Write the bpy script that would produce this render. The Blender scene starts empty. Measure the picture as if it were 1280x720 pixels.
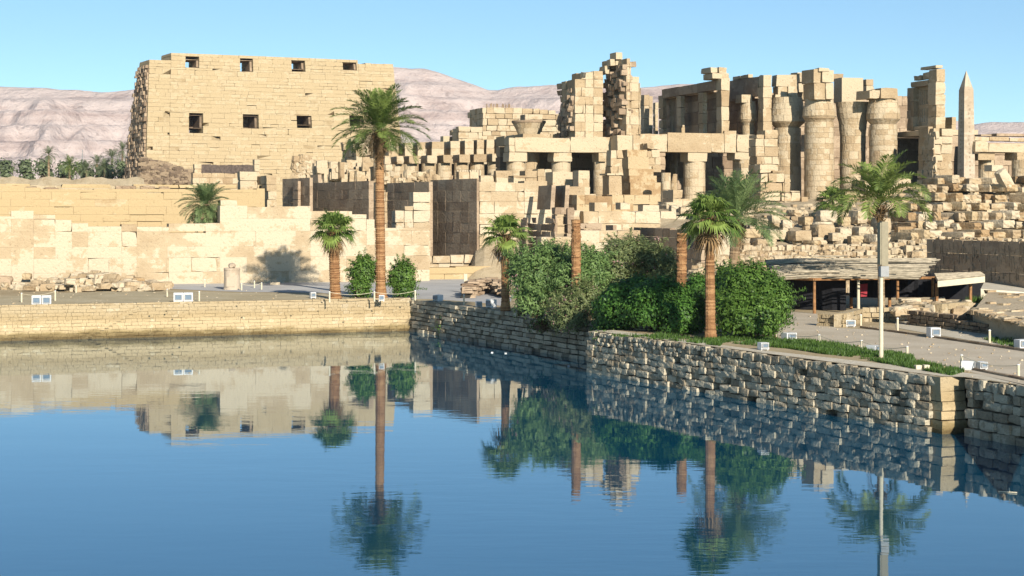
import bpy, bmesh, math, random
import numpy as np
from mathutils import Vector
S = bpy.context.scene
COL = S.collection
# ------------------------------------------------------------------ camera, sky, sun, exposure
F = 2250.0            # focal length in pixels of a 1280 px wide picture
HZ = 263.0            # row of the horizon
H = 7.87              # eye height above the water
cam = bpy.data.cameras.new("camera"); camo = bpy.data.objects.new("camera", cam); COL.objects.link(camo)
camo.location = (0, 0, H); camo.rotation_euler = (math.radians(90), 0, 0)
cam.sensor_width = 36.0; cam.lens = 36.0*F/1280.0; cam.shift_y = -(360-HZ)/1280.0
cam.clip_start = 0.5; cam.clip_end = 20000
S.camera = camo
SUN_EL, SUN_AZ = math.radians(23.5), math.radians(21.5)     # azimuth to the right of straight behind the camera
sun_vec = Vector((math.sin(SUN_AZ)*math.cos(SUN_EL), -math.cos(SUN_AZ)*math.cos(SUN_EL), math.sin(SUN_EL)))
W = bpy.data.worlds.new("World"); S.world = W; W.use_nodes = True
nt = W.node_tree; bg = nt.nodes["Background"]
sky = nt.nodes.new("ShaderNodeTexSky"); sky.sky_type = 'NISHITA'; sky.sun_disc = False
sky.sun_elevation = SUN_EL; sky.sun_rotation = math.pi - SUN_AZ
sky.air_density = 0.6; sky.dust_density = 0.02; sky.ozone_density = 2.0; sky.altitude = 80
tint = nt.nodes.new("ShaderNodeMix"); tint.data_type = 'RGBA'; tint.blend_type = 'MULTIPLY'; tint.inputs[0].default_value = 1; tint.inputs[7].default_value = (.82, .985, .945, 1)   # the clear turquoise of dry desert air
nt.links.new(sky.outputs[0], tint.inputs[6]); nt.links.new(tint.outputs[2], bg.inputs[0]); bg.inputs[1].default_value = 0.105
sl = bpy.data.lights.new("sun", 'SUN'); sl.energy = 5.0; sl.angle = math.radians(0.5); sl.color = (1.0, 0.94, 0.835)
so = bpy.data.objects.new("sun", sl); COL.objects.link(so); so.rotation_euler = sun_vec.to_track_quat('Z', 'Y').to_euler()
S.view_settings.view_transform = 'Standard'; S.view_settings.look = 'None'; S.view_settings.gamma = 1
S.view_settings.exposure = 0.47
S.render.engine = 'CYCLES'
S.cycles.use_denoising = True
S.cycles.max_bounces = 6; S.cycles.diffuse_bounces = 1; S.cycles.volume_bounces = 0; S.cycles.transparent_max_bounces = 8

# ------------------------------------------------------------------ coordinates
TH = math.radians(17.0); CT, ST = math.cos(TH), math.sin(TH)   # the temple axis runs 22 degrees off the view
def al(px): return (px-640.0)/F
def vof(px, Y): return Y*(CT-ST*al(px))                        # Y at that column -> facade plane v
def U(px, v): a = al(px); return v*(CT*a+ST)/(CT-ST*a)
def YY(px, v): return v/(CT-ST*al(px))
def Z(py, px, v): return H-(py-HZ)/F*YY(px, v)
def xy(u, v): return (u*CT-v*ST, u*ST+v*CT)
def at(px, py, Y): return Vector(((px-640)/F*Y, Y, H-(py-HZ)/F*Y))
G0 = 2.0
def gnd(px, py, z=G0):
    Y = F*(H-z)/(py-HZ); return Vector(((px-640)/F*Y, Y, z))
R = random.Random(7)

# ------------------------------------------------------------------ mesh accumulator
class Acc:
    def __init__(s): s.V = []; s.n = 0; s.Q = []; s.T = []; s.tq = []; s.tt = []
    def verts(s, arr):
        arr = np.asarray(arr, dtype=np.float32).reshape(-1, 3); s.V.append(arr); b = s.n; s.n += len(arr); return b
    def quads(s, idx, tint=.5):
        idx = np.asarray(idx, dtype=np.int32).reshape(-1, 4)
        if not len(idx): return
        s.Q.append(idx); s.tq.append(np.broadcast_to(np.asarray(tint, dtype=np.float32), (len(idx),)))
    def tris(s, idx, tint=.5):
        idx = np.asarray(idx, dtype=np.int32).reshape(-1, 3)
        if not len(idx): return
        s.T.append(idx); s.tt.append(np.broadcast_to(np.asarray(tint, dtype=np.float32), (len(idx),)))
    def hexa(s, c, tint=.5):      # 8 corners: bottom 0-3 counter-clockwise, top 4-7
        b = s.verts(c)
        s.quads([[b+3, b+2, b+1, b], [b+4, b+5, b+6, b+7], [b, b+1, b+5, b+4], [b+1, b+2, b+6, b+5], [b+2, b+3, b+7, b+6], [b+3, b, b+4, b+7]], tint)
    def box(s, c, d, rz=0, tint=.5, jit=0):      # centre of base, size
        x, y, z = d[0]/2, d[1]/2, d[2]; ca, sa = math.cos(rz), math.sin(rz); P = []
        for zz in (0, z):
            for (qx, qy) in ((-x, -y), (x, -y), (x, y), (-x, y)):
                j = [R.uniform(-jit, jit) for _ in range(3)] if jit else (0, 0, 0)
                P.append((c[0]+qx*ca-qy*sa+j[0], c[1]+qx*sa+qy*ca+j[1], c[2]+zz+j[2]))
        s.hexa(P, tint)
    def tube(s, pts, rad, n=8, tint=.5, cap=True):
        pts = [Vector(p) for p in pts]; rings = []
        for i, p in enumerate(pts):
            d = (pts[min(i+1, len(pts)-1)]-pts[max(i-1, 0)]).normalized()
            a = d.orthogonal().normalized() if abs(d.z) < .99 else Vector((1, 0, 0)); a = (a-d*a.dot(d)).normalized(); b_ = d.cross(a)
            r = rad[i] if hasattr(rad, '__len__') else rad
            rings.append(s.verts([p+a*(r*math.cos(2*math.pi*k/n))+b_*(r*math.sin(2*math.pi*k/n)) for k in range(n)]))
        for i in range(len(rings)-1):
            A, B = rings[i], rings[i+1]
            s.quads([[A+k, A+(k+1) % n, B+(k+1) % n, B+k] for k in range(n)], tint if not hasattr(tint, '__len__') else tint[i])
        if cap:
            t = tint if not hasattr(tint, '__len__') else tint[-1]
            for base, p, fl in ((rings[0], pts[0], 1), (rings[-1], pts[-1], 0)):
                c = s.verts([p]); s.tris([[c, base+(k+1) % n, base+k] if fl else [c, base+k, base+(k+1) % n] for k in range(n)], t)
    def lathe(s, c, prof, n=24, tint=.5, wob=0):      # prof: (radius, z) upward
        rings = []
        for (r, z) in prof:
            rings.append(s.verts([(c[0]+(r+R.uniform(-wob, wob))*math.cos(2*math.pi*k/n), c[1]+(r+R.uniform(-wob, wob))*math.sin(2*math.pi*k/n), c[2]+z) for k in range(n)]))
        for i in range(len(rings)-1):
            A, B = rings[i], rings[i+1]; s.quads([[A+k, A+(k+1) % n, B+(k+1) % n, B+k] for k in range(n)], tint)
        t = s.verts([(c[0], c[1], c[2]+prof[-1][1])]); s.tris([[t, rings[-1]+k, rings[-1]+(k+1) % n] for k in range(n)], tint)
    def build(s, name, mat, parent=None, loc=None, smooth=False):
        V = np.concatenate(s.V) if s.V else np.zeros((0, 3), np.float32)
        if parent is not None: o0 = np.array(parent_origin(parent), dtype=np.float32)
        elif loc is not None: o0 = np.array(loc, dtype=np.float32)
        else:
            o0 = np.array([(V[:, 0].min()+V[:, 0].max())/2, (V[:, 1].min()+V[:, 1].max())/2, V[:, 2].min()], dtype=np.float32)
        me = bpy.data.meshes.new(name)
        Q = np.concatenate(s.Q) if s.Q else np.zeros((0, 4), np.int32); T = np.concatenate(s.T) if s.T else np.zeros((0, 3), np.int32)
        me.vertices.add(len(V)); me.vertices.foreach_set("co", (V-o0).ravel())
        me.loops.add(Q.size+T.size); me.loops.foreach_set("vertex_index", np.concatenate([Q.ravel(), T.ravel()]).astype(np.int32))
        me.polygons.add(len(Q)+len(T))
        me.polygons.foreach_set("loop_start", np.concatenate([np.arange(len(Q))*4, Q.size+np.arange(len(T))*3]).astype(np.int32))
        try: me.polygons.foreach_set("loop_total", np.concatenate([np.full(len(Q), 4), np.full(len(T), 3)]).astype(np.int32))
        except Exception: pass
        me.update(calc_edges=True); me.validate()
        tt = np.concatenate((s.tq or [])+(s.tt or [])) if (s.tq or s.tt) else np.zeros(0, np.float32)
        if len(tt) == len(me.polygons):
            at_ = me.attributes.new("tint", 'FLOAT', 'FACE'); at_.data.foreach_set("value", tt.astype(np.float32))
        me.materials.append(mat)
        me.polygons.foreach_set("use_smooth", np.full(len(me.polygons), bool(smooth)))
        o = bpy.data.objects.new(name, me); COL.objects.link(o)
        if parent is not None: o.parent = parent
        else: o.location = [float(q) for q in o0]
        return o
def parent_origin(p):
    v = Vector(p.location)
    while p.parent: p = p.parent; v += Vector(p.location)
    return v
def tag(o, label=None, cat=None, group=None, kind=None):
    if label: o["label"] = label
    if cat: o["category"] = cat
    if group: o["group"] = group
    if kind: o["kind"] = kind
    elif cat: o["kind"] = 'thing'
    return o
def thing(name, label, cat, loc, group=None):
    o = bpy.data.objects.new(name, None); COL.objects.link(o); o.location = loc; o.empty_display_size = .3
    return tag(o, label, cat, group)
def copy_tree(o, parent=None):
    c = o.copy(); COL.objects.link(c)
    if parent is not None: c.parent = parent
    for ch in list(o.children): copy_tree(ch, c)
    return c

# ------------------------------------------------------------------ materials
def newmat(name):
    m = bpy.data.materials.new(name); m.use_nodes = True; n = m.node_tree; b = n.nodes["Principled BSDF"]; return m, n, b
def N(n, t, **kw):
    x = n.nodes.new(t)
    for k, v in kw.items(): setattr(x, k, v)
    return x
def ramp(n, pts):
    r = N(n, "ShaderNodeValToRGB"); e = r.color_ramp.elements
    e[0].position, e[0].color = pts[0][0], (*pts[0][1], 1); e[1].position, e[1].color = pts[-1][0], (*pts[-1][1], 1)
    for p, c in pts[1:-1]: q = e.new(p); q.color = (*c, 1)
    return r
def mixc(n, a, b, fac, mode='MIX'):
    m = N(n, "ShaderNodeMix", data_type='RGBA', blend_type=mode)
    for i, x in ((0, fac), (6, a), (7, b)):
        if isinstance(x, (int, float)): m.inputs[i].default_value = x
        elif isinstance(x, tuple): m.inputs[i].default_value = (*x, 1)
        else: n.links.new(x, m.inputs[i])
    return m.outputs[2]
def noise(n, co, scale, detail=5, rough=.6, stretch=None):
    if stretch:
        mp = N(n, "ShaderNodeMapping"); mp.inputs['Scale'].default_value = stretch; n.links.new(co, mp.inputs[0]); co = mp.outputs[0]
    t = N(n, "ShaderNodeTexNoise"); t.inputs['Scale'].default_value = scale; t.inputs['Detail'].default_value = detail; t.inputs['Roughness'].default_value = rough
    n.links.new(co, t.inputs['Vector']); return t.outputs[0]
def stone_mat(name, dark, mid, light, bump=.35, scale=1.0, strat=0.35, pits=.5, rough=.92):
    m, n, b = newmat(name); geo = N(n, "ShaderNodeNewGeometry"); co = geo.outputs['Position']
    at_ = N(n, "ShaderNodeAttribute"); at_.attribute_name = "tint"
    n1 = noise(n, co, .45*scale, 6, .62); n2 = noise(n, co, 2.6*scale, 6, .7)
    st = noise(n, co, .55*scale, 5, .6, (.35, .35, 2.6))
    add = N(n, "ShaderNodeMath", operation='MULTIPLY_ADD'); n.links.new(at_.outputs['Fac'], add.inputs[0]); add.inputs[1].default_value = .55
    s1 = N(n, "ShaderNodeMath", operation='MULTIPLY'); n.links.new(n1, s1.inputs[0]); s1.inputs[1].default_value = .8; n.links.new(s1.outputs[0], add.inputs[2])
    s2 = N(n, "ShaderNodeMath", operation='MULTIPLY_ADD'); n.links.new(n2, s2.inputs[0]); s2.inputs[1].default_value = .28; n.links.new(add.outputs[0], s2.inputs[2])
    s3 = N(n, "ShaderNodeMath", operation='MULTIPLY_ADD'); n.links.new(st, s3.inputs[0]); s3.inputs[1].default_value = strat; n.links.new(s2.outputs[0], s3.inputs[2])
    off = .0
    r = ramp(n, [(.53+strat*.35, dark), (.79+strat*.5, mid), (1.06+strat*.5, light)]); n.links.new(s3.outputs[0], r.inputs[0])
    # pits and weather holes
    pt = noise(n, co, 5.5*scale, 3, .5); pr = ramp(n, [(.30, (.35, .33, .3)), (.40, (1, 1, 1))]); n.links.new(pt, pr.inputs[0])
    colr = mixc(n, r.outputs[0], pr.outputs[0], pits, 'MULTIPLY'); n.links.new(colr, b.inputs['Base Color'])
    b.inputs['Roughness'].default_value = rough; b.inputs['Specular IOR Level'].default_value = .2
    bs = N(n, "ShaderNodeMath", operation='ADD'); n.links.new(n2, bs.inputs[0]); n.links.new(pt, bs.inputs[1])
    bp = N(n, "ShaderNodeBump"); bp.inputs['Strength'].default_value = bump; bp.inputs['Distance'].default_value = .25/scale; n.links.new(bs.outputs[0], bp.inputs['Height']); n.links.new(bp.outputs[0], b.inputs['Normal'])
    return m
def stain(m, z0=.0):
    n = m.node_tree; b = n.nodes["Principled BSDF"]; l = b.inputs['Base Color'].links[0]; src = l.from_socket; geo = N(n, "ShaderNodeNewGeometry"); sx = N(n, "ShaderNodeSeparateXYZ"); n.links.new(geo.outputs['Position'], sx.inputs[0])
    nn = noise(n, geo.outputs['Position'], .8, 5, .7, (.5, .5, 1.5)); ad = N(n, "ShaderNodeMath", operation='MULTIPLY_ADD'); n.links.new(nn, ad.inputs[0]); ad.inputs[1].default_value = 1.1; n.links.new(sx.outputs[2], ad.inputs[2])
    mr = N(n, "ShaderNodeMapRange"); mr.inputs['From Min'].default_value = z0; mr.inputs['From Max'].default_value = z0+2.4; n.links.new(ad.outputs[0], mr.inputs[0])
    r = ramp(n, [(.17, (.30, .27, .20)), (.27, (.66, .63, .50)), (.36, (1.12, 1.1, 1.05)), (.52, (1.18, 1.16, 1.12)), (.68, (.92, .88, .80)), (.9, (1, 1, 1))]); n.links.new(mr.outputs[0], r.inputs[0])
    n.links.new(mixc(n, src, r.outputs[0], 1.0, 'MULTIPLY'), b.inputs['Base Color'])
def plain(name, col, rough=.7, var=.25, scale=6, metal=0, bump=0):
    m, n, b = newmat(name); geo = N(n, "ShaderNodeNewGeometry"); nn = noise(n, geo.outputs['Position'], scale, 4)
    r = ramp(n, [(.3, tuple(c*(1-var) for c in col)), (.7, tuple(min(1, c*(1+var)) for c in col))]); n.links.new(nn, r.inputs[0])
    n.links.new(r.outputs[0], b.inputs['Base Color']); b.inputs['Roughness'].default_value = rough; b.inputs['Metallic'].default_value = metal; b.inputs['Specular IOR Level'].default_value = .3
    if bump:
        bp = N(n, "ShaderNodeBump"); bp.inputs['Strength'].default_value = bump; bp.inputs['Distance'].default_value = .1; n.links.new(nn, bp.inputs['Height']); n.links.new(bp.outputs[0], b.inputs['Normal'])
    return m
def leaf_mat(name, dark, light, trans=.25, rough=.5):
    m, n, b = newmat(name); at_ = N(n, "ShaderNodeAttribute"); at_.attribute_name = "tint"
    r = ramp(n, [(0., dark), (1., light)]); n.links.new(at_.outputs['Fac'], r.inputs[0]); n.links.new(r.outputs[0], b.inputs['Base Color'])
    b.inputs['Roughness'].default_value = rough; b.inputs['Specular IOR Level'].default_value = .35
    tr = N(n, "ShaderNodeBsdfTranslucent"); n.links.new(r.outputs[0], tr.inputs[0])
    mx = N(n, "ShaderNodeMixShader"); mx.inputs[0].default_value = trans; n.links.new(b.outputs[0], mx.inputs[1]); n.links.new(tr.outputs[0], mx.inputs[2])
    n.links.new(mx.outputs[0], n.nodes["Material Output"].inputs[0]); return m
M = {}
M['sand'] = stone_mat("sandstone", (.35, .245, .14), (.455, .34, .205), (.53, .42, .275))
M['pylon'] = stone_mat("pylon_sandstone", (.35, .255, .14), (.44, .335, .195), (.50, .395, .245), bump=.25, strat=.5)
M['pale'] = stone_mat("pale_limestone", (.37, .265, .155), (.47, .36, .225), (.55, .45, .31), pits=.35)
M['tan'] = stone_mat("tan_sandstone", (.25, .155, .08), (.39, .26, .135), (.48, .36, .21))
M['smooth'] = stone_mat("weathered_wall", (.37, .25, .125), (.47, .345, .185), (.53, .415, .25), bump=.18, strat=.7, pits=.25)
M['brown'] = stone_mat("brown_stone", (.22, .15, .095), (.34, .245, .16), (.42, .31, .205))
M['mud'] = stone_mat("mud_brick", (.12, .085, .055), (.21, .15, .10), (.30, .22, .14))
M['quay'] = stone_mat("quay_stone", (.19, .15, .10), (.35, .29, .20), (.49, .42, .30), bump=.6, scale=2.5)
M['fquay'] = stone_mat("washed_quay_stone", (.30, .215, .12), (.41, .315, .185), (.50, .41, .27), bump=.4, scale=1.5, strat=.6)
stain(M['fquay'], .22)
M['granite'] = stone_mat("pink_granite", (.32, .245, .17), (.43, .335, .235), (.50, .405, .295), bump=.15, pits=.2)
M['white'] = plain("white_paint", (.72, .71, .68), .5, .08)
M['cream'] = plain("cream_paint", (.62, .54, .38), .6, .1)
M['grey'] = plain("grey_metal", (.30, .30, .29), .5, .1)
M['beige'] = plain("beige_speaker", (.27, .23, .15), .6, .1)
M['blackm'] = plain("black_metal", (.03, .03, .03), .5, .2)
M['glass'] = plain("lamp_glass", (.16, .21, .26), .12, .1)
M['wood'] = plain("rough_wood", (.30, .15, .06), .8, .4, 4)
M['lath'] = plain("grey_laths", (.36, .30, .21), .85, .45, 2.5)
M['cloth'] = plain("shade_black", (.012, .012, .014), .9, .3)  # near-black: deep shade of shelter and wall opening put into the colour
M['plank'] = plain("dark_planks", (.10, .075, .06), .85, .4, 3)
M['red'] = plain("red_cloth", (.30, .03, .04), .8, .2)
M['orange'] = plain("orange_rust", (.36, .17, .07), .85, .3)
M['trunk'] = stone_mat("palm_bark", (.14, .065, .028), (.27, .135, .058), (.38, .21, .095), bump=.5, scale=3, strat=.2)
M['trunk2'] = stone_mat("grey_palm_bark", (.16, .10, .055), (.28, .19, .11), (.38, .28, .17), bump=.5, scale=3, strat=.2)
M['stem'] = plain("stems", (.10, .07, .04), .9, .3)
M['date'] = leaf_mat("date_frond", (.04, .085, .016), (.27, .34, .085), .3)
M['bdate'] = leaf_mat("blue_green_frond", (.05, .10, .035), (.28, .36, .14), .3)
M['fan'] = leaf_mat("fan_frond", (.04, .095, .014), (.27, .35, .08))
M['dead'] = leaf_mat("dead_frond", (.10, .055, .022), (.32, .20, .09), .15, .8)
M['bush'] = leaf_mat("bush_leaf", (.012, .05, .006), (.19, .32, .055), .3)
M['hedge'] = leaf_mat("hedge_leaf", (.010, .05, .006), (.145, .30, .05), .3)
M['olea'] = leaf_mat("oleander_leaf", (.025, .08, .014), (.29, .41, .13), .3)
M['rosy'] = leaf_mat("oleander_dry_leaf", (.035, .075, .015), (.33, .36, .15), .3)
M['flower'] = leaf_mat("pink_flower", (.36, .17, .16), (.62, .40, .36), .3)
M['grass'] = leaf_mat("grass", (.03, .08, .012), (.12, .20, .035), .25)
M['farveg'] = leaf_mat("far_foliage", (.08, .11, .05), (.23, .27, .13), .25)

# ------------------------------------------------------------------ masonry
def eroded(acc, P, t, amt=.05):
    P = np.array(P, dtype=np.float32); v, f = CS[3 if np.linalg.norm(P[6]-P[0]) > 3.2 else 2]; sz = np.array([np.linalg.norm(P[1]-P[0]), np.linalg.norm(P[3]-P[0]), np.linalg.norm(P[4]-P[0])]); m_ = max(.2, min(sz))
    k = np.sum(np.abs(v) > .99, axis=1); pull = np.where(k == 3, 1., np.where(k == 2, .45, 0.))[:, None]*NR.uniform(0, 1, (len(v), 1))**2
    q = v*(1-pull*np.minimum(.28, amt*3*m_/np.maximum(sz, .1))); q = q+NR.normal(0, amt*.45, v.shape)*np.minimum(1, m_/np.maximum(sz, .1))*(np.abs(v) > .99)
    w = (q+1)/2; x, y, z = w[:, :1], w[:, 1:2], w[:, 2:]
    p = (P[0]*(1-x)*(1-y)+P[1]*x*(1-y)+P[2]*x*y+P[3]*(1-x)*y)*(1-z)+(P[4]*(1-x)*(1-y)+P[5]*x*(1-y)+P[6]*x*y+P[7]*(1-x)*y)*z
    b = acc.verts(p); acc.quads(f+b, t)
def mason(acc, u0, u1, v0, v1, z0, z1, ch=.9, bl=1.7, gap=.024, jit=.022, nv=None, ruin=0., prof=None, holes=(), warp=None, tm=.5, tv=.5, rl=0., rf=0., mid=False, core=True, chip=.05, cuts=(), er=.75):
    """A solid of laid blocks between u0..u1 (left-right), v0..v1 (near-far), z0..z1."""
    nz = max(1, round((z1-z0)/ch)); zs = [z0+(z1-z0)*i/nz for i in range(nz+1)]
    zs = [zs[0]]+[z+R.uniform(-.12, .12)*ch for z in zs[1:-1]]+[zs[-1]]
    for h in holes:
        for e in (h[2], h[3]):
            i = min(range(1, max(2, nz)), key=lambda k: abs(zs[k]-e)); zs[i] = e
    zs = sorted(zs)
    D = v1-v0; nvv = nv or max(1, round(D/max(bl, 1.2)))
    def put(a0, a1, b0, b1, c0, c1, front, left):
        g = gap/2; off = R.uniform(-jit, jit)*1.3 - (R.random()*rf if front else 0); offl = R.uniform(-jit, jit)-(R.random()*rl if left else 0)
        t = min(1, max(0, tm+tv*(R.random()-.5)*1.2+(R.choice((-.3, .3)) if R.random() < .1 else 0)))
        j = jit*.8; P = []
        bf = b0-off if front else b0; al_ = a0-offl if left else a0
        if front and rf: bf = b0+R.uniform(-.2, 1)*rf
        if left and rl: al_ = a0+R.uniform(-.25, 1)*rl
        for zz in (c0+g, c1-g):
            for (uu, vv) in ((al_+g, bf), (a1-g, bf), (a1-g, b1-g), (al_+g, b1-g)):
                uu += R.uniform(-j, j); vv += R.uniform(-j, j); z_ = zz+R.uniform(-j, j)*.6
                if warp: uu, vv, z_ = warp(uu, vv, z_)
                x, y = xy(uu, vv); P.append((x, y, z_))
        if chip and R.random() < chip*1.5:      # a broken corner or a worn joint
            hh_ = c1-c0
            if R.random() < .55:
                d_ = R.uniform(.04, .16)*min(1.2, hh_)
                for i in (4, 5, 6, 7): P[i] = (P[i][0], P[i][1], P[i][2]-d_)
            else:
                i = R.choice((0, 1, 4, 5, 4, 5, 7)); o_ = P[6 if i > 3 else 2]; f_ = R.uniform(.06, .2); P[i] = tuple(P[i][k]+(o_[k]-P[i][k])*f_ for k in range(2))+(P[i][2]+(-1 if i > 3 else 1)*R.uniform(0, .35)*hh_,)
        if er and R.random() < er: eroded(acc, P, t)
        else: acc.hexa(P, t)
    pu = [prof(u0+(u1-u0)*k/40) for k in range(41)] if prof else None
    def top_at(a): return z1 if not prof else prof(a)
    for k in range(len(zs)-1):
        c0, c1 = zs[k], zs[k+1]
        if c1-c0 < .05: continue
        hs = [h for h in holes if h[2] < c1-.02 and h[3] > c0+.02]
        for iv in range(nvv):
            b0, b1 = v0+D*iv/nvv, v0+D*(iv+1)/nvv
            segs = [(u0, u1)]
            for h in hs:
                ns = []
                for (a, b) in segs:
                    if h[1] <= a or h[0] >= b: ns.append((a, b)); continue
                    if h[0]-a > .05: ns.append((a, h[0]))
                    if b-h[1] > .05: ns.append((h[1], b))
                segs = ns
            for (sa, sb) in segs:
                L = sb-sa; x = sa; first = True
                while x < sb-.01:
                    w = bl*R.uniform(.6, 1.5)
                    if first: w *= R.uniform(.4, 1.); first = False
                    e = x+w
                    if sb-e < bl*.35: e = sb
                    for cq in cuts:
                        if x+.04 < cq < e: e = cq
                    front = iv == 0; left = x <= u0+.01; right = e >= u1-.01
                    visible = front or left or right or k >= len(zs)-3 or prof or iv == nvv-1 or hs
                    if visible:
                        tz = top_at((x+e)/2) if prof else z1
                        c1f = c1
                        if prof: c1f = min(c1, tz+R.uniform(-.06, .06))
                        if c1f-c0 > .14:
                            drop = ruin and k >= len(zs)-2-(1 if ruin > .5 else 0) and R.random() < ruin
                            if not drop: put(x, e, b0, b1, c0, c1f, front, left)
                    x = e
    if core and not holes and (u1-u0) > .8 and D > .8 and not rl and not rf and not warp:
        zt = z1-.15-(ch*(1.5 if ruin else 0)); zt = min(zt, min(pu)-ch) if prof else zt
        if zt > z0+.3:
            P = []
            for zz in (z0, zt):
                for (uu, vv) in ((u0+.14, v0+.14), (u1-.14, v0+.14), (u1-.14, v1-.14), (u0+.14, v1-.14)):
                    P.append((*xy(uu, vv), zz))
            acc.hexa(P, .3)
def dspan(px0, xl, v0):      # depth along v that carries the left face from px0 out to xl
    g0 = U(px0, 1.); gl = U(xl, 1.); return v0*(g0/gl-1)
def B(acc, x0, x1, yt, yb, Y, D=2., xl=None, **kw):
    """Masonry box whose lit front spans columns x0..x1 and rows yt..yb at distance Y; xl = column of the far edge of its left face."""
    v = vof(x0, Y); u0, u1 = U(x0, v), U(x1, v); zt = Z(yt, x0, v); zb = Z(yb, x0, v) if yb is not None else G0-.1
    if yb is not None and yb >= 235 and kw.get('ch') != 2 and not kw.pop('raised', False): zb = G0-.1      # walls stand on the ground
    kw.pop('raised', None)
    if xl is not None: D = dspan(x0, xl, v)
    if 'hp' in kw: kw['holes'] = [(U(a, v), U(b, v), Z(d, (a+b)/2, v), Z(c, (a+b)/2, v)) for (a, b, c, d) in kw.pop('hp')]
    if 'pp' in kw:
        pts = [(U(a, v), Z(b, a, v)) for (a, b) in kw.pop('pp')]
        us = [p[0] for p in pts]; zs = [p[1] for p in pts]; kw['prof'] = lambda q: float(np.interp(q, us, zs)); zt = max(zs); kw['cuts'] = [(us[i]+us[i+1])/2 for i in range(len(us)-1) if us[i+1]-us[i] < 2.2/F*Y and abs(zs[i+1]-zs[i]) > .15]
    mason(acc, u0, u1, v, v+D, zb, zt, **kw)
    return (u0, u1, v, v+D, zb, zt)
def pillar_blocks(acc, c, prof, ch=.9, nb=8, gap=.03, jit=.03, n_sub=3, z0=0, tm=.5, tv=.5):
    """A round column of laid blocks: prof(z)->radius, z from 0..prof_top."""
    top, rf = prof; nz = max(1, round(top/ch))
    for k in range(nz):
        za, zb = c[2]+top*k/nz+gap/2, c[2]+top*(k+1)/nz-gap/2; ph = R.random()*6.28
        for b in range(nb):
            a0 = ph+2*math.pi*b/nb; a1 = ph+2*math.pi*(b+1)/nb; off = R.uniform(-jit, jit); t = min(1, max(0, tm+tv*(R.random()-.5)))
            base = []
            for zz in (za, zb):
                r = rf(zz-c[2])+off
                base.append(acc.verts([(c[0]+r*math.cos(a0+(a1-a0)*(i/n_sub*.985+.0075)), c[1]+r*math.sin(a0+(a1-a0)*(i/n_sub*.985+.0075)), zz) for i in range(n_sub+1)]))
            acc.quads([[base[0]+i, base[0]+i+1, base[1]+i+1, base[1]+i] for i in range(n_sub)], t)
            ri = acc.verts([(c[0], c[1], zb)]); acc.tris([[ri, base[1]+i, base[1]+i+1] for i in range(n_sub)], t)
            ri = acc.verts([(c[0], c[1], za)]); acc.tris([[ri, base[0]+i+1, base[0]+i] for i in range(n_sub)], t)
            for zi in (0, 1): pass
    acc.lathe(c, [(rf(top*i/12)-.08, top*i/12) for i in range(13)], 20, .3)
# rounded rough stones
def _cs(nn):
    vs = {}; fs = []; out = []
    def vid(p):
        k = tuple(round(q, 4) for q in p)
        if k not in vs: vs[k] = len(out); out.append(p)
        return vs[k]
    for ax in range(3):
        for sg in (-1, 1):
            for i in range(nn):
                for j in range(nn):
                    q = []
                    for (a, b) in ((i, j), (i+1, j), (i+1, j+1), (i, j+1)):
                        p = [0, 0, 0]; p[ax] = sg; p[(ax+1) % 3] = -1+2*a/nn; p[(ax+2) % 3] = -1+2*b/nn; q.append(vid(tuple(p)))
                    fs.append(q if sg > 0 else q[::-1])
    return np.array(out, dtype=np.float32), np.array(fs, dtype=np.int32)
CS = {n: _cs(n) for n in (2, 3, 4)}
NR = np.random.default_rng(11)
def boulder(acc, c, d, rz=0, round_=.55, rough=.1, nn=3, tint=.5, tilt=0.):
    v, f = CS[nn]; L = np.linalg.norm(v, axis=1, keepdims=True); s = v/L*1.25
    p = v*(1-round_)+s*round_*.9; p = p*(1+NR.normal(0, rough, (len(v), 1)))*np.array(d)/2
    if tilt: ca, sa = math.cos(tilt), math.sin(tilt); p = np.stack([p[:, 0]*ca-p[:, 2]*sa, p[:, 1], p[:, 0]*sa+p[:, 2]*ca], 1)
    ca, sa = math.cos(rz), math.sin(rz); p = np.stack([p[:, 0]*ca-p[:, 1]*sa, p[:, 0]*sa+p[:, 1]*ca, p[:, 2]], 1)+np.array(c)
    b = acc.verts(p); acc.quads(f+b, tint)
# ------------------------------------------------------------------ setting: ground, water, hills
P1 = Vector((-6.5, 118, 0)); PA = P1-Vector((.934, .356, 0))*130
P2 = Vector((6.9, 88.6, 0)); N0 = Vector((3.9, 87.7, 0)); N1 = Vector((15.15, 63.7, 0)); N2 = Vector((15.93, 63.35, 0))
N2b = Vector((16.0, 63.1, 0)); N3 = Vector((17.25, 60, 0)); N4 = N3+Vector((.43, -.9, 0))*130
def sheet(name, pts, z, mat, kind='structure'):
    bm = bmesh.new(); vs = [bm.verts.new((p[0], p[1], z)) for p in pts]; f = bm.faces.new(vs)
    if f.calc_center_median() and f.normal.z < 0: f.normal_flip()
    bm.normal_update()
    if f.normal.z < 0: f.normal_flip()
    bmesh.ops.triangulate(bm, faces=[f]); me = bpy.data.meshes.new(name); bm.to_mesh(me); me.materials.append(mat)
    o = bpy.data.objects.new(name, me); COL.objects.link(o); return tag(o, kind=kind)
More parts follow.
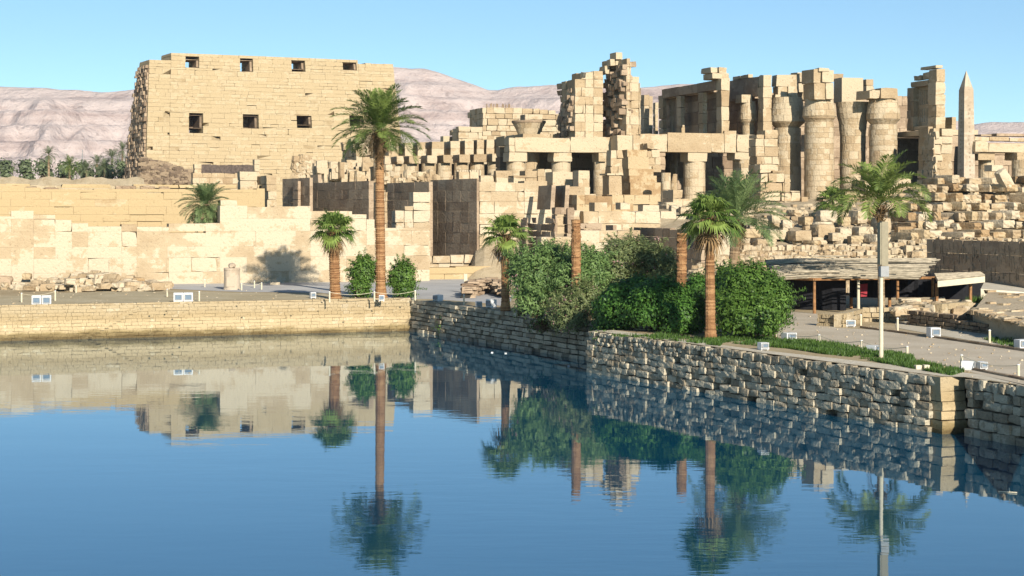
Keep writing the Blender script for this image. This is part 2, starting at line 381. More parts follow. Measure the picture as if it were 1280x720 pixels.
def earth_mat(name, dark, mid, light, sc=.35, grit=.5, bump=.4):
    m, n, b = newmat(name); geo = N(n, "ShaderNodeNewGeometry"); co = geo.outputs['Position']
    a = noise(n, co, sc, 7, .65); g = noise(n, co, 7, 4, .7)
    s = N(n, "ShaderNodeMath", operation='MULTIPLY_ADD'); n.links.new(g, s.inputs[0]); s.inputs[1].default_value = grit; n.links.new(a, s.inputs[2])
    r = ramp(n, [(.5, dark), (.74, mid), (.98, light)]); n.links.new(s.outputs[0], r.inputs[0]); n.links.new(r.outputs[0], b.inputs['Base Color']); b.inputs['Roughness'].default_value = .95; b.inputs['Specular IOR Level'].default_value = .1
    bp = N(n, "ShaderNodeBump"); bp.inputs['Strength'].default_value = bump; bp.inputs['Distance'].default_value = .08; n.links.new(g, bp.inputs['Height']); n.links.new(bp.outputs[0], b.inputs['Normal']); return m
M['sandg'] = earth_mat("sandy_ground", (.34, .25, .14), (.44, .34, .20), (.52, .42, .27))
M['bank'] = earth_mat("bank_earth", (.38, .30, .18), (.48, .39, .24), (.56, .47, .315))
M['palebank'] = earth_mat("pale_gravel", (.48, .41, .29), (.59, .51, .38), (.66, .59, .47), 1.2)
M['path'] = earth_mat("grey_paving", (.43, .405, .37), (.51, .485, .445), (.57, .54, .50), .3, .3, .15)
M['road'] = earth_mat("dusty_road", (.44, .365, .26), (.54, .45, .33), (.61, .525, .40), .4, .5, .3)
M['rub'] = earth_mat("rubble_earth", (.26, .19, .11), (.38, .29, .175), (.48, .385, .25), .8, .8, .8)
outer = [(700, -70), (4200, 400), (4200, 4400), (-4200, 4400), (-4200, 70)]
sheet("ground", [PA, P1, P2, N0, N1, N2, N2b, N3, N4]+[Vector((*p, 0)) for p in outer], G0, M['sandg'])
sheet("bank", [PA+Vector((0, .3, 0)), P1+Vector((-.1, .3, 0)), P1+Vector((2.4, -5.2, 0)), gnd(560, 377), gnd(512, 374), gnd(400, 367), gnd(300, 366), gnd(180, 362), gnd(0, 371), gnd(-400, 385)], G0+.004, M['bank'])
sheet("path", [gnd(*p) for p in ((186, 360), (205, 354), (310, 350), (430, 346), (560, 341), (650, 340), (668, 352), (645, 366), (634, 384), (600, 378), (540, 374), (470, 373), (400, 366), (300, 365))], G0+.008, M['path'])
sheet("road", [gnd(*p) for p in ((940, 386), (1020, 392), (1045, 410), (1130, 414), (1290, 441), (1400, 470), (1400, 520), (1290, 486), (1210, 464), (1130, 445), (1055, 431), (968, 422), (920, 416))], G0+.004, M['road'])
e = (N1-N0).normalized(); nrm = Vector((-e.y, e.x, 0))
if nrm.x < 0: nrm = -nrm
sheet("bank_edge", [N0+nrm*.05, N0+nrm*1.2, N0.lerp(N1, .5)+nrm*.75, N1+nrm*1.7, gnd(1290, 484), gnd(1400, 512), gnd(1400, 560), N3+Vector((.1, 0, 0)), N2b+Vector((.1, 0, 0)), N2+Vector((.02, .02, 0)), N1+Vector((0.05, .05, 0))], G0+.008, M['palebank'])

m, n, b = newmat("lake_water"); geo = N(n, "ShaderNodeNewGeometry"); co = geo.outputs['Position']
b.inputs['Base Color'].default_value = (.003, .06, .115, 1); b.inputs['Roughness'].default_value = .015; b.inputs['IOR'].default_value = 1.95
w1 = noise(n, co, 1.0, 3, .55, (.55, 1.5, 1)); w2 = noise(n, co, .16, 2, .5, (.5, 1.3, 1))
calm = noise(n, co, .035, 2, .5); cr = ramp(n, [(.42, (.25,)*3), (.62, (1,)*3)]); n.links.new(calm, cr.inputs[0])
mm = N(n, "ShaderNodeMath", operation='MULTIPLY'); n.links.new(w1, mm.inputs[0]); n.links.new(cr.outputs[0], mm.inputs[1])
s = N(n, "ShaderNodeMath", operation='MULTIPLY_ADD'); n.links.new(w2, s.inputs[0]); s.inputs[1].default_value = 1.6; n.links.new(mm.outputs[0], s.inputs[2])
bp = N(n, "ShaderNodeBump"); bp.inputs['Strength'].default_value = 1.0; bp.inputs['Distance'].default_value = .0042; n.links.new(s.outputs[0], bp.inputs['Height']); n.links.new(bp.outputs[0], b.inputs['Normal'])
b.inputs['Specular IOR Level'].default_value = 0      # the murky blue body; the mirror is a slightly blue-tinted gloss over it
gl = N(n, "ShaderNodeBsdfGlossy"); gl.inputs['Color'].default_value = (.88, .96, 1.0, 1); gl.inputs['Roughness'].default_value = .015; n.links.new(bp.outputs[0], gl.inputs['Normal'])
fr = N(n, "ShaderNodeFresnel"); fr.inputs['IOR'].default_value = 2.1; n.links.new(bp.outputs[0], fr.inputs['Normal'])
mxw = N(n, "ShaderNodeMixShader"); n.links.new(fr.outputs[0], mxw.inputs[0]); n.links.new(b.outputs[0], mxw.inputs[1]); n.links.new(gl.outputs[0], mxw.inputs[2]); n.links.new(mxw.outputs[0], n.nodes["Material Output"].inputs[0])
M['water'] = m
sheet("lake_water", [(-260, -66), (130, -66), (130, 140), (-260, 140)], 0.0, M['water'])

def vnoise(x, y, seed):
    def h(i, j):
        q = np.sin(i*127.1+j*311.7+seed*74.7)*43758.5453; return q-np.floor(q)
    i, j = np.floor(x), np.floor(y); fx, fy = x-i, y-j; fx = fx*fx*(3-2*fx); fy = fy*fy*(3-2*fy)
    return (h(i, j)*(1-fx)+h(i+1, j)*fx)*(1-fy)+(h(i, j+1)*(1-fx)+h(i+1, j+1)*fx)*fy
def fbm(x, y, seed, o=5):
    s = 0; a = .5
    for k in range(o): s = s+a*vnoise(x*2**k, y*2**k, seed+k); a *= .5
    return s
# the Theban hills far beyond the river
xs = np.arange(-1500, 1500, 4.5); ys = np.concatenate([np.arange(2150, 3120, 9.), np.arange(3120, 3500, 60.)])
X, Yg = np.meshgrid(xs, ys); PX = 640+F*X/Yg
sky_px = [-400, -60, 0, 60, 100, 125, 165, 200, 300, 400, 470, 490, 530, 545, 562, 590, 610, 622, 650, 690, 720, 760, 800, 840, 870, 900, 960, 1040, 1085, 1120, 1150, 1180, 1215, 1240, 1290, 1500, 1900]
sky_py = [108, 104, 103, 104, 107, 109, 106, 100, 92, 84, 80, 79, 80, 84, 90, 99, 106, 107, 103, 101, 101, 104, 104, 101, 100, 104, 110, 114, 118, 124, 134, 141, 150, 147, 147, 152, 160]
rid = (HZ-np.interp(PX, sky_px, sky_py))/F*3000
t = np.clip((Yg-2200)/800, 0, 1.0)
cliff = np.where(t < .55, .52*(t/.55)**1.15, .52+.48*((t-.55)/.45)**.75)
gul = np.abs(fbm(X/170+3*fbm(X/300, Yg/300, 5), Yg/520, 3, 4)*2-1)
small = fbm(X/42, Yg/60, 9, 5)-.5
z = rid*(cliff-(.34*(1-gul)*np.sin(np.pi*np.clip(t, 0, 1))**.8*.9)+(.12*small+.07*(np.abs(fbm(X/70, Yg/150, 31, 5)*2-1)-.3))*np.sin(np.pi*np.clip(t*.97, 0, 1)))
ter = 26.; zz = z+7*np.sin(z/ter*2*np.pi+2*fbm(X/200, Yg/200, 21))*np.clip(t*2-.6, 0, 1)*np.clip((1-t)*8, 0, 1)
zz = np.where(t >= 1, rid*(1-(Yg-3000)/3000)+small*5, zz)+1.0
acc = Acc(); acc.verts(np.stack([X, Yg, zz], 2)); nx = len(xs); ny = len(ys)
ii, jj = np.meshgrid(np.arange(nx-1), np.arange(ny-1)); bb = (jj*nx+ii).ravel()
acc.quads(np.stack([bb, bb+1, bb+nx+1, bb+nx], 1), .5)
m, n, b = newmat("hill_rock"); geo = N(n, "ShaderNodeNewGeometry"); co = geo.outputs['Position']
a = noise(n, co, .012, 8, .7); st = noise(n, co, .02, 4, .6, (.08, .08, 2.4)); s = N(n, "ShaderNodeMath", operation='ADD'); n.links.new(a, s.inputs[0]); n.links.new(st, s.inputs[1])
r = ramp(n, [(.74, (.40, .295, .255)), (.9, (.55, .43, .375)), (1.0, (.63, .51, .45))]); n.links.new(s.outputs[0], r.inputs[0])  # paled so that part of the distance haze lies in the colour
pk = noise(n, co, .06, 3, .6); pr = ramp(n, [(.30, (.45, .42, .42)), (.38, (1, 1, 1))]); n.links.new(pk, pr.inputs[0])
n.links.new(mixc(n, r.outputs[0], pr.outputs[0], .6, 'MULTIPLY'), b.inputs['Base Color']); b.inputs['Roughness'].default_value = 1; b.inputs['Specular IOR Level'].default_value = 0
bp = N(n, "ShaderNodeBump"); bp.inputs['Strength'].default_value = .9; bp.inputs['Distance'].default_value = 22; n.links.new(a, bp.inputs['Height']); n.links.new(bp.outputs[0], b.inputs['Normal'])
M['hill'] = m
tag(acc.build("hills", m, loc=(0, 0, 0), smooth=True), kind='structure')

# rising rubble ground between the shore and the temple
def hmound(px, Y):
    a = np.interp(Y, [108, 114, 122, 140, 148, 158, 168, 174, 190, 215, 240], [1.9, 2.0, 3.0, 4.2, 5.0, 5.9, 6.95, 7.55, 8.6, 9.3, 9.3])
    r = np.interp(Y, [108, 114, 122, 138, 145, 150.5, 156, 161.5, 167, 172.5, 178, 192, 215, 240], [1.9, 2.0, 3.0, 4.5, 5.25, 6.0, 6.7, 7.5, 8.35, 9.3, 10.1, 10.1, 9.4, 9.3])
    q = np.clip((px-1095)/50, 0, 1); a = a*(1-q)+r*q
    c = np.interp(Y, [108, 152, 158, 168, 200, 240], [1.9, 1.9, 5.0, 7.2, 8.8, 9.0])
    w = np.clip((px-800)/90, 0, 1); w = w*w*(3-2*w); e = np.clip((px-585)/12, 0, 1)
    return (a*w+c*(1-w)-1.9)*e+1.9
xs = np.arange(-12, 110, .8); ys = np.arange(108, 242, .8); X, Yg = np.meshgrid(xs, ys); PX = 640+F*X/Yg
zz = hmound(PX, Yg); zz = zz+np.where(zz > 2.1, (fbm(X/2.2, Yg/2.2, 4, 4)-.5)*.55, 0)
acc = Acc(); acc.verts(np.stack([X, Yg, zz], 2)); nx = len(xs); ny = len(ys); ii, jj = np.meshgrid(np.arange(nx-1), np.arange(ny-1)); bb = (jj*nx+ii).ravel()
zf_ = zz.ravel(); kp = np.maximum.reduce([zf_[bb], zf_[bb+1], zf_[bb+nx], zf_[bb+nx+1]]) > 2.02; bb = bb[kp]; acc.quads(np.stack([bb, bb+1, bb+nx+1, bb+nx], 1), .5); tag(acc.build("rubble_terrain", M['rub'], loc=(0, 0, 0)), kind='structure')
# earth bank behind the left walls
acc = Acc(); v = vof(0, 190); xs_ = np.linspace(-260, 182, 60); prof = []
for i, px in enumerate(xs_):
    u_ = U(px, v)
    for (dv, z_) in ((0, G0-.1), (.6, 10.5), (2.5, 11.35+.15*math.sin(i*.9)), (12, 11.3)): prof.append((*xy(u_, v+dv), z_+R.uniform(-.1, .1)))
acc.verts(prof)
for i in range(len(xs_)-1):
    for k in range(3): acc.quads([[i*4+k, i*4+4+k, i*4+5+k, i*4+1+k]], .5)
tag(acc.build("earth_bank", M['rub'], loc=(0, 0, 0)), kind='structure')

# ------------------------------------------------------------------ quay walls of the lake
def course_wall(acc, A, Bp, z0, z1, ch, bl, depth=.7, jit=.04, batter=.1, gap=.03, rough=0., tm=.5, tv=.5, ziter=None):
    d = (Bp-A); L = d.length; d.normalize(); nn_ = Vector((d.y, -d.x, 0))      # outward, to the right of A->B
    nz = round((z1-z0)/ch)
    for k in range(nz):
        za, zb = z0+(z1-z0)*k/nz, z0+(z1-z0)*(k+1)/nz; x = -R.random()*bl
        while x < L:
            w = bl*R.uniform(.5, 1.6); a, b_ = max(0, x), min(L, x+w); x += w
            if b_-a < .08: continue
            off = R.uniform(-jit, jit)+R.uniform(0, rough); P = []
            for (zq, s_) in ((za+gap/2, 0), (zb-gap/2, 1)):
                o_ = off+batter*(1-(zq-z0)/(z1-z0))
                for (q, r_) in ((a+gap/2, o_), (b_-gap/2, o_), (b_-gap/2, -depth), (a+gap/2, -depth)):
                    p = A+d*q+nn_*(r_+R.uniform(-jit, jit)*.5*(r_ > -.3)); P.append((p.x, p.y, zq+R.uniform(-jit, jit)*.4))
            acc.hexa(P, min(1, max(0, tm+tv*(R.random()-.5))))
    P = []
    for zq in (z0, z1-.06):
        for (q, r_) in ((0, -.12), (L, -.12), (L, -depth-.05), (0, -depth-.05)):
            p = A+d*q+nn_*r_; P.append((p.x, p.y, zq))
    acc.hexa(P, .2)
a = Acc(); q0 = P1-Vector((.934, .356, 0))*75
course_wall(a, q0, P1, -.3, 2.03, .21, .55, batter=.35, jit=.022, gap=.012, tv=.3)
course_wall(a, q0+Vector((-.05, .18, 0)), P1+Vector((-.05, .18, 0)), 2.02, 2.14, .12, .7, batter=0, jit=.03, gap=.02, tv=.4, depth=.5)
for k in range(14):      # steps running down to the left across the face
    p = gnd(172-5.2*k, 386, 2.0); f = (px_ := 172-5.2*k); Y = 110.6+k*-.12
    pt = q0+(P1-q0)*0; 
    s_ = ((px_-640)/F); den = .934*s_-0; tt = 0
    # intersect the view column with the wall line
    dx, dy = .934, .356; tt = (P1.x-s_*P1.y)/(dx-s_*dy); w = P1-Vector((dx, dy, 0))*tt
    z_ = 1.95-k*.135
    o_ = .35*(1-max(0, z_)/2.02)-.06; a.box((w.x+dy*o_, w.y-dx*o_, max(-.2, z_-.24)), (.42, .32, .24), math.atan2(dy, dx), .35+.2*R.random(), .015)
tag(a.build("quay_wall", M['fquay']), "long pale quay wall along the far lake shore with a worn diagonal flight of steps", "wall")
a = Acc(); course_wall(a, P1+Vector((.02, -.05, 0)), P2, -.3, 2.02, .27, .8, batter=.25, jit=.06, gap=.05, rough=.22, tv=.6)
tag(a.build("quay_wall", M['quay']), "shadowed quay wall of overhanging courses beneath the pink flowering bushes", "wall")
# near wall of rough rounded stones
a = Acc(); d = (N1-N0); L = d.length; d.normalize(); out = Vector((d.y, -d.x, 0)); rz = math.atan2(d.y, d.x)
def rough_wall(a, A, d, L, out, rz, rows, x0=0., big=0.):
    for (za, zb, bl, prot) in rows:
        x = x0+R.uniform(-.2, 0)
        while x < L:
            w = bl*R.uniform(.65, 1.45); h = (zb-za)
            p = A+d*(x+w/2)+out*(R.uniform(-.04, .05)+prot)
            if R.random() > .03: boulder(a, (p.x, p.y, (za+zb)/2+R.uniform(-.03, .03)), (w*1.0, .55*R.uniform(.8, 1.15), h*R.uniform(.88, 1.04)), rz+R.uniform(-.06, .06), R.uniform(.12, .38), .035, 3, R.uniform(.15, .9), R.uniform(-.08, .08))
            x += w*.985
rows = [(-.12, .2, .62, .1), (.2, .5, .58, .08), (.5, .79, .55, .05), (.79, 1.08, .55, .03), (1.08, 1.36, .5, .0)]
rough_wall(a, N0, d, L-.45, out, rz, rows)
rough_wall(a, N0, d, L*.45, out, rz, [(1.36, 1.56, .22, -.05), (1.56, 1.76, .20, -.07), (1.76, 1.98, .26, -.07)])
rough_wall(a, N0, d, L-.45, out, rz, [(1.34, 1.64, .42, -.03), (1.64, 1.98, .46, -.05)], x0=L*.44)
P = []
for zq in (-.3, 1.93):
    for (q, r_) in ((0, -.08), (L, -.08), (L, -1.0), (0, -1.0)):
        p = N0+d*q+out*r_; P.append((p.x, p.y, zq))
a.hexa(P, .05)
wl = tag(a.build("quay_wall", M['quay']), "near quay wall of rough rounded stones in front of the hedge and the grass strip", "wall")
a = Acc(); e2 = Vector((.934, .356, 0))      # dressed corner
for k, (za, zb) in enumerate(((-.3, .14), (.14, .48), (.48, .80), (.80, 1.13), (1.13, 1.5), (1.5, 2.02))):
    wid = (1.08, 1.05, 1.05, 1.01, .99, 1.0)[k]; o_ = (.07, .05, .03, .05, 0, -.02)[k]
    c = N1+e2*(wid/2-.16)-Vector((e2.y, -e2.x, 0))*(.10)+Vector((e2.y, -e2.x, 0))*o_
    a.box((c.x, c.y, za), (wid, .8, zb-za-.02), math.atan2(e2.y, e2.x), .55+.3*R.random(), .02)
a.build("corner_pier", M['fquay'], wl)
a = Acc(); d2 = (N3-N2b); L2 = 40.; d2.normalize(); out2 = Vector((d2.y, -d2.x, 0)); rz2 = math.atan2(d2.y, d2.x)
rough_wall(a, N2b+d2*.22, d2, L2, out2, rz2, [(-.15, .3, .6, .05), (.3, .65, .5, -.02), (.65, .98, .5, -.1), (.98, 1.3, .42, -.06), (1.3, 1.62, .4, -.1), (1.62, 1.98, .36, -.12)])
P = []
for zq in (-.3, 1.93):
    for (q, r_) in ((0, -.2), (L2, -.2), (L2, -1.0), (0, -1.0)):
        p = N2b+d2*q+out2*r_; P.append((p.x, p.y, zq))
a.hexa(P, .05)
tag(a.build("quay_wall", M['quay']), "dark quay wall of tumbled boulders right of the dressed stone corner", "wall")

# the air between here and the far hills
a = Acc(); a.box((0, 1650, -1.0), (4600, 3400, 345)); 
hz = a.build("haze", None or M['white'], loc=(0, 0, 0)); m, n, b = newmat("haze_air"); n.nodes.remove(b); pvn = N(n, "ShaderNodeVolumePrincipled"); pvn.inputs['Color'].default_value = (.86, .90, 1.0, 1); pvn.inputs['Density'].default_value = .00008; pvn.inputs['Anisotropy'].default_value = .2
n.links.new(pvn.outputs[0], n.nodes["Material Output"].inputs['Volume']); hz.data.materials[0] = m; tag(hz, kind='stuff')
# ------------------------------------------------------------------ the great pylon, far left
def wallthing(name, label, cat, mat, *boxes, group=None, **common):
    a = Acc(); r = None
    for bx in boxes:
        kw = dict(common); kw.update(bx[5] if len(bx) > 5 else {}); r2 = B(a, *bx[:5], **kw); r = r or r2
    o = a.build(name, mat); return tag(o, label, cat, group)
TH = math.radians(26.0); CT, ST = math.cos(TH), math.sin(TH)      # the pylon is turned a little further
v0 = vof(180, 380)
py_tops = 78.; zt = Z(66, 215, v0+3.2); zs_ = Z(75, 187, v0+3.2); zr = Z(79, 470, v0+3.2); zb = G0-.1
def u_at(px): return U(px, v0+3.0)
uL, uR = U(187, v0+3), U(491, v0+3)
Hh = zt-zb
def pw(u, v, z):          # batter of the front and of the two ends
    f = (z-zt)/Hh         # 0 at top, -1 at the ground
    w = np.clip((u-uL)/(uR-uL), 0, 1); return (u+f*(2.6*(1-w)-2.4*w), v+f*5.2*np.clip(1-(v-v0-3)/9, 0, 1)-f*3.5*np.clip((v-v0-9)/4, 0, 1), z)
tops = [(186, 75), (213, 75), (215, 66), (446, 68), (448, 79), (495, 80)]
us = [U(p[0], v0+3) for p in tops]; zz_ = [Z(p[1], p[0], v0+3) for p in tops]
prof = lambda q: float(np.interp(q, us, zz_))
wins = [(232, 249, 74, 85), (300, 316, 75, 90), (364, 381, 76, 87), (428, 445, 78, 88)]
low = [(237, 254, 144, 161), (302, 321, 145, 161), (367, 385, 145, 157), (431, 448, 145, 158)]
vv = v0+3
hol = [(U(a, vv), U(b, vv), Z(d, (a+b)/2, vv), Z(c, (a+b)/2, vv)) for (a, b, c, d) in wins+low]
root = thing("pylon", "massive sandstone pylon with sloping sides and two rows of square window openings", "pylon", (*xy((uL+uR)/2, v0+3), G0))
a = Acc(); mason(a, uL, uR, vv, vv+8, zb, zt, ch=.78, bl=2.2, gap=.022, jit=.03, nv=1, prof=prof, holes=hol, warp=pw, tv=.4, chip=.035, er=.22, cuts=[(us[i]+us[i+1])/2 for i in (1, 3)])
a.build("front_wall", M['pylon'], root)
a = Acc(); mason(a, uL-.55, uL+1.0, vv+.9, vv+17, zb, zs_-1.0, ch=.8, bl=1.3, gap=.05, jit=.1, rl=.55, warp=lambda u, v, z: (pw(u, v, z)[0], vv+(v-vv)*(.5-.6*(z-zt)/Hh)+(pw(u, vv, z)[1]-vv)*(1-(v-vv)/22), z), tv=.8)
a.build("side_wall", M['brown'], root)  # browner than the front: the side's shade put into its colour
for i, (c, d, e, f) in enumerate(hol):
    a = Acc(); w_ = d-c
    def fr(u0, u1, z0, z1, va, vb):
        P = []
        for zq in (z0, z1):
            for (uu, vq) in ((u0, va), (u1, va), (u1, vb), (u0, vb)):
                p = pw(uu, vq, zq); P.append((*xy(p[0], p[1]), p[2]))
        a.hexa(P, .4)
    fr(c+.03, d-.03, e+.04, e+.1, vv+.6, vv+7); fr(c+.03, d-.03, f-.12, f-.04, vv+.6, vv+7)
    fr(d-.5, d-.05, e+.23, f-.26, vv+.5+.3*(i % 3), vv+(3.5 if i < 4 else 7))
    if i >= 4: fr(c+.04, d-.06, e+.23, f-.26, vv+5, vv+5.5)
    if i == 3: fr(c+.5, d-.56, e+.23, f-.26, vv+5, vv+5.5)
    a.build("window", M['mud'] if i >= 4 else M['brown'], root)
a = Acc()      # mud-brick building ramp heaped against the foot of the pylon
vr = vof(205, 345)
for k in range(330):
    px = R.uniform(178, 240); t_ = (px-178)/62; ytop = 196+t_*20+R.uniform(-2, 3); py = R.uniform(ytop, 230)
    v_ = vr-(py-190)*.12+R.uniform(-.4, .4); c = (*xy(U(px, v_), v_), Z(py, px, v_)); boulder(a, c, (R.uniform(.7, 2.), R.uniform(.6, 1.4), R.uniform(.35, .75)), TH+R.uniform(-.5, .5), .2, .06, 2, R.random(), R.uniform(-.3, .3))
P = [(*xy(U(q[0], vr+1.2), vr+1.2), Z(q[1], q[0], vr+1.2)) for q in ((178, 236), (240, 236), (240, 220), (182, 203))]
P2_ = [(p[0]-ST*3, p[1]+CT*3, p[2]) for p in P]; a.hexa([P[0], P[1], P2_[1], P2_[0], P[3], P[2], P2_[2], P2_[3]], .1)
tag(a.build("brick_ramp", M['mud']), "dark heap of crumbling mud brick sloping against the foot of the pylon", "brick ramp")
TH = math.radians(17.0); CT, ST = math.cos(TH), math.sin(TH)
# low wall and plank hoarding at the pylon's foot
wallthing("masonry_wall", "low plain wall below the dark plank hoarding", "wall", M['sand'], (241, 321, 216, 250, 300, dict(D=2.5)), (243, 252, 205, 217, 300.5, dict(D=2)))
a = Acc(); v = vof(248, 303)
for k in range(20):
    pa = 246+k*3.55; c = xy(U(pa+1.7, v), v); a.box((c[0], c[1], Z(218, pa, v)), (.46, .12, Z(206+R.uniform(-.6, .6), pa, v)-Z(218, pa, v)), TH, R.random(), .01)
tag(a.build("plank_hoarding", M['plank']), "long dark plank hoarding on top of the low wall by the pylon", "hoarding")
wallthing("stone_block", "single upright pale block on the low wall at the right end of the hoarding", "stone block", M['sand'], (318, 325, 199, 222, 290, dict(D=2)))

# ------------------------------------------------------------------ left court walls
wallthing("court_wall", "long low pale sandstone wall along the path with a stepped broken top", "wall", M['pale'],
  (-150, 537, 257, 358, 137.0, dict(D=1.6, ch=.98, bl=2.5, gap=.006, jit=.009, er=.1, chip=.03, tv=.3, tm=.5, pp=[(-149.8, 268), (-30.2, 268), (-29.8, 270), (13.8, 270), (14.2, 263.5), (41.8, 263.5), (42.2, 268.5), (68.8, 268.5), (69.2, 274), (89.8, 274), (90.2, 279), (109.8, 279), (110.2, 283.5), (151.8, 283.5), (152.2, 281), (170.8, 281), (171.2, 284), (210.8, 284), (211.2, 279.5), (274.8, 279.5), (275.2, 257), (296.8, 257), (297.2, 257.5), (387.8, 257.5), (388.2, 264.5), (439.8, 264.5), (440.2, 268), (457.8, 268), (458.2, 274), (467.8, 274), (468.2, 285), (536.8, 285)])))
wallthing("court_wall", "taller orange weathered wall behind the date palm that stands on the wall top", "wall", M['smooth'],
  (-160, 331, 226, 300, 156.0, dict(D=2.2, pp=[(-160, 231), (0, 232), (60, 235), (66, 237), (170, 235.5), (230, 237), (331, 236)], ch=.62, bl=2.1, gap=.008, jit=.012, er=.12, tv=.4)),
  (-160, 331, 229, 234, 158.5, dict(D=1.5, ch=.4, bl=3., gap=.03, jit=.08, tv=.5, ruin=.3)))
wallthing("masonry_wall", "small terracotta coloured wall stub at the far left above the weathered wall", "wall", M['tan'], (-40, 27, 231, 240, 160.5, dict(D=1.2, ch=.5)))
a = Acc()
for (px, py) in ((40, 236), (36, 237), (62, 237), (70, 238), (150, 235), (158, 235), (166, 235), (182, 235), (190, 236), (205, 236)):
    p = at(px, py, YY(px, vof(-160, 156.)+.8)); boulder(a, p, (R.uniform(.5, 1.2), .5, .4), R.random(), .4, .1, 3, R.random()*.5)
tag(a.build("loose_stones", M['brown']), "scattered brown stones lying along the top of the weathered wall", "stones", kind='stuff')
wallthing("masonry_wall", "square pale pier rising beside the short date palm on the wall", "wall", M['pale'], (275, 297, 250, 262, 146.5, dict(D=1.4, gap=.02)))
wallthing("masonry_wall", "pale wall with a dark doorway between the weathered wall and the dark relief wall", "wall", M['sand'],
  (333, 346, 219, 300, 170, dict(xl=321, ch=.8, rl=.3)), (300, 322, 214, 300, 174, dict(D=2)))
# dark relief walls seen on their shaded flank
TH = math.radians(26.0); CT, ST = math.cos(TH), math.sin(TH)
RW = "relief walls of the side court"
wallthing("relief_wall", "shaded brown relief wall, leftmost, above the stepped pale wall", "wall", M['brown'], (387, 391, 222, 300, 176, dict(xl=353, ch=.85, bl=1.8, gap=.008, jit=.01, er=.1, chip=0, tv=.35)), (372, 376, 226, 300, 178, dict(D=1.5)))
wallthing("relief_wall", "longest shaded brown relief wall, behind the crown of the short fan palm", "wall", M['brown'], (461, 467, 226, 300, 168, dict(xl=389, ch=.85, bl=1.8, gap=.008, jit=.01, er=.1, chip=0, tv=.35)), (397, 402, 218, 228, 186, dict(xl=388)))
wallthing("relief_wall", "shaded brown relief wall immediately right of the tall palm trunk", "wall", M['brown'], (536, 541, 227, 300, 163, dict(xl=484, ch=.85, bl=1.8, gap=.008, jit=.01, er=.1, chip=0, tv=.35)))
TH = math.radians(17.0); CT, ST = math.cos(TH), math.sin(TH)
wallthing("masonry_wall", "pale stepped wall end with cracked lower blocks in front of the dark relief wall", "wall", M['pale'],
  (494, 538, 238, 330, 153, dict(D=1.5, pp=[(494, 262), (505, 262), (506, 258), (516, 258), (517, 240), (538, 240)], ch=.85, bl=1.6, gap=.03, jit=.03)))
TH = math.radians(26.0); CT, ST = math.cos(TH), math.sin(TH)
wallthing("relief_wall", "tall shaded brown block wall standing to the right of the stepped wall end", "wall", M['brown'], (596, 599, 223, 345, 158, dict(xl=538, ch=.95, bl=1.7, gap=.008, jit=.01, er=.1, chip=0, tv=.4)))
TH = math.radians(17.0); CT, ST = math.cos(TH), math.sin(TH)
wallthing("masonry_wall", "broad pale wall in regular courses right of the tall brown block wall", "wall", M['pale'],
  (599.5, 684, 228, 345, 158, dict(D=2., pp=[(599, 228), (655, 229), (656, 226), (684, 227)], ch=.95, bl=1.9, gap=.016, jit=.018, er=.4, tv=.3)))
wallthing("low_wall", "low wall of two rough block courses beside the path, behind the small shrub", "wall", M['pale'], (480, 652, 319, 347, 156, dict(D=1.0, pp=[(480, 322), (540, 319), (580, 318), (620, 321), (652, 320)], ch=.62, bl=1.3, gap=.07, jit=.09, tv=.4)))
wallthing("low_wall", "pale smooth plinth at the foot of the rough low wall by the path", "wall", M['smooth'], (480, 640, 334, 350, 151.5, dict(D=2, ch=.5, bl=3, gap=.02, jit=.03)))

# stones lying in rows on the wall tops by the side court
a = Acc()
for k in range(70):
    px = R.uniform(400, 478); py = R.uniform(208, 224); v = vof(px, 205); c = (*xy(U(px, v+R.uniform(0, 6)), v+R.uniform(0, 6)), Z(py, px, v)); 
    boulder(a, c, (R.uniform(.5, 1.4), .8, R.uniform(.6, 1.9)), TH+R.uniform(-.3, .3), .25, .08, 2, R.random())
mason(a, U(398, vof(398, 207)), U(480, vof(398, 207)), vof(398, 207), vof(398, 207)+8, G0, Z(222, 398, vof(398, 207)), ch=1, core=True)
tag(a.build("stone_bank", M['sand']), "bank of upright broken stones above the shaded relief walls, left of the tall palm", "ruined wall")
a = Acc()
for k in range(46):
    px = R.uniform(368, 402); py = R.uniform(198, 222); v = vof(px, 222); 
    if px > 388 and py < 206: continue
    c = (*xy(U(px, v), v), Z(py, px, v)); boulder(a, c, (R.uniform(.5, 1.6), .9, R.uniform(.5, 1.2)), TH+R.uniform(-.4, .4), .25, .1, 2, R.random()*.6, R.uniform(-.4, .4))
mason(a, U(370, vof(370, 223)), U(398, vof(370, 223)), vof(370, 223), vof(370, 223)+2, G0, Z(207, 370, vof(370, 223)), ch=.9)
tag(a.build("ruined_arch", M['sand']), "collapsed dark gateway remnant rising left of the row of broken stones", "ruined gate")
wallthing("ruined_tower", "broken wall tower with a shaded grey flank right behind the tall palm crown", "ruined wall", M['sand'], (445, 486, 168, 240, 262, dict(xl=424, pp=[(445, 186), (452, 172), (486, 170)], ch=1., rl=.5, jit=.08, ruin=.2)))

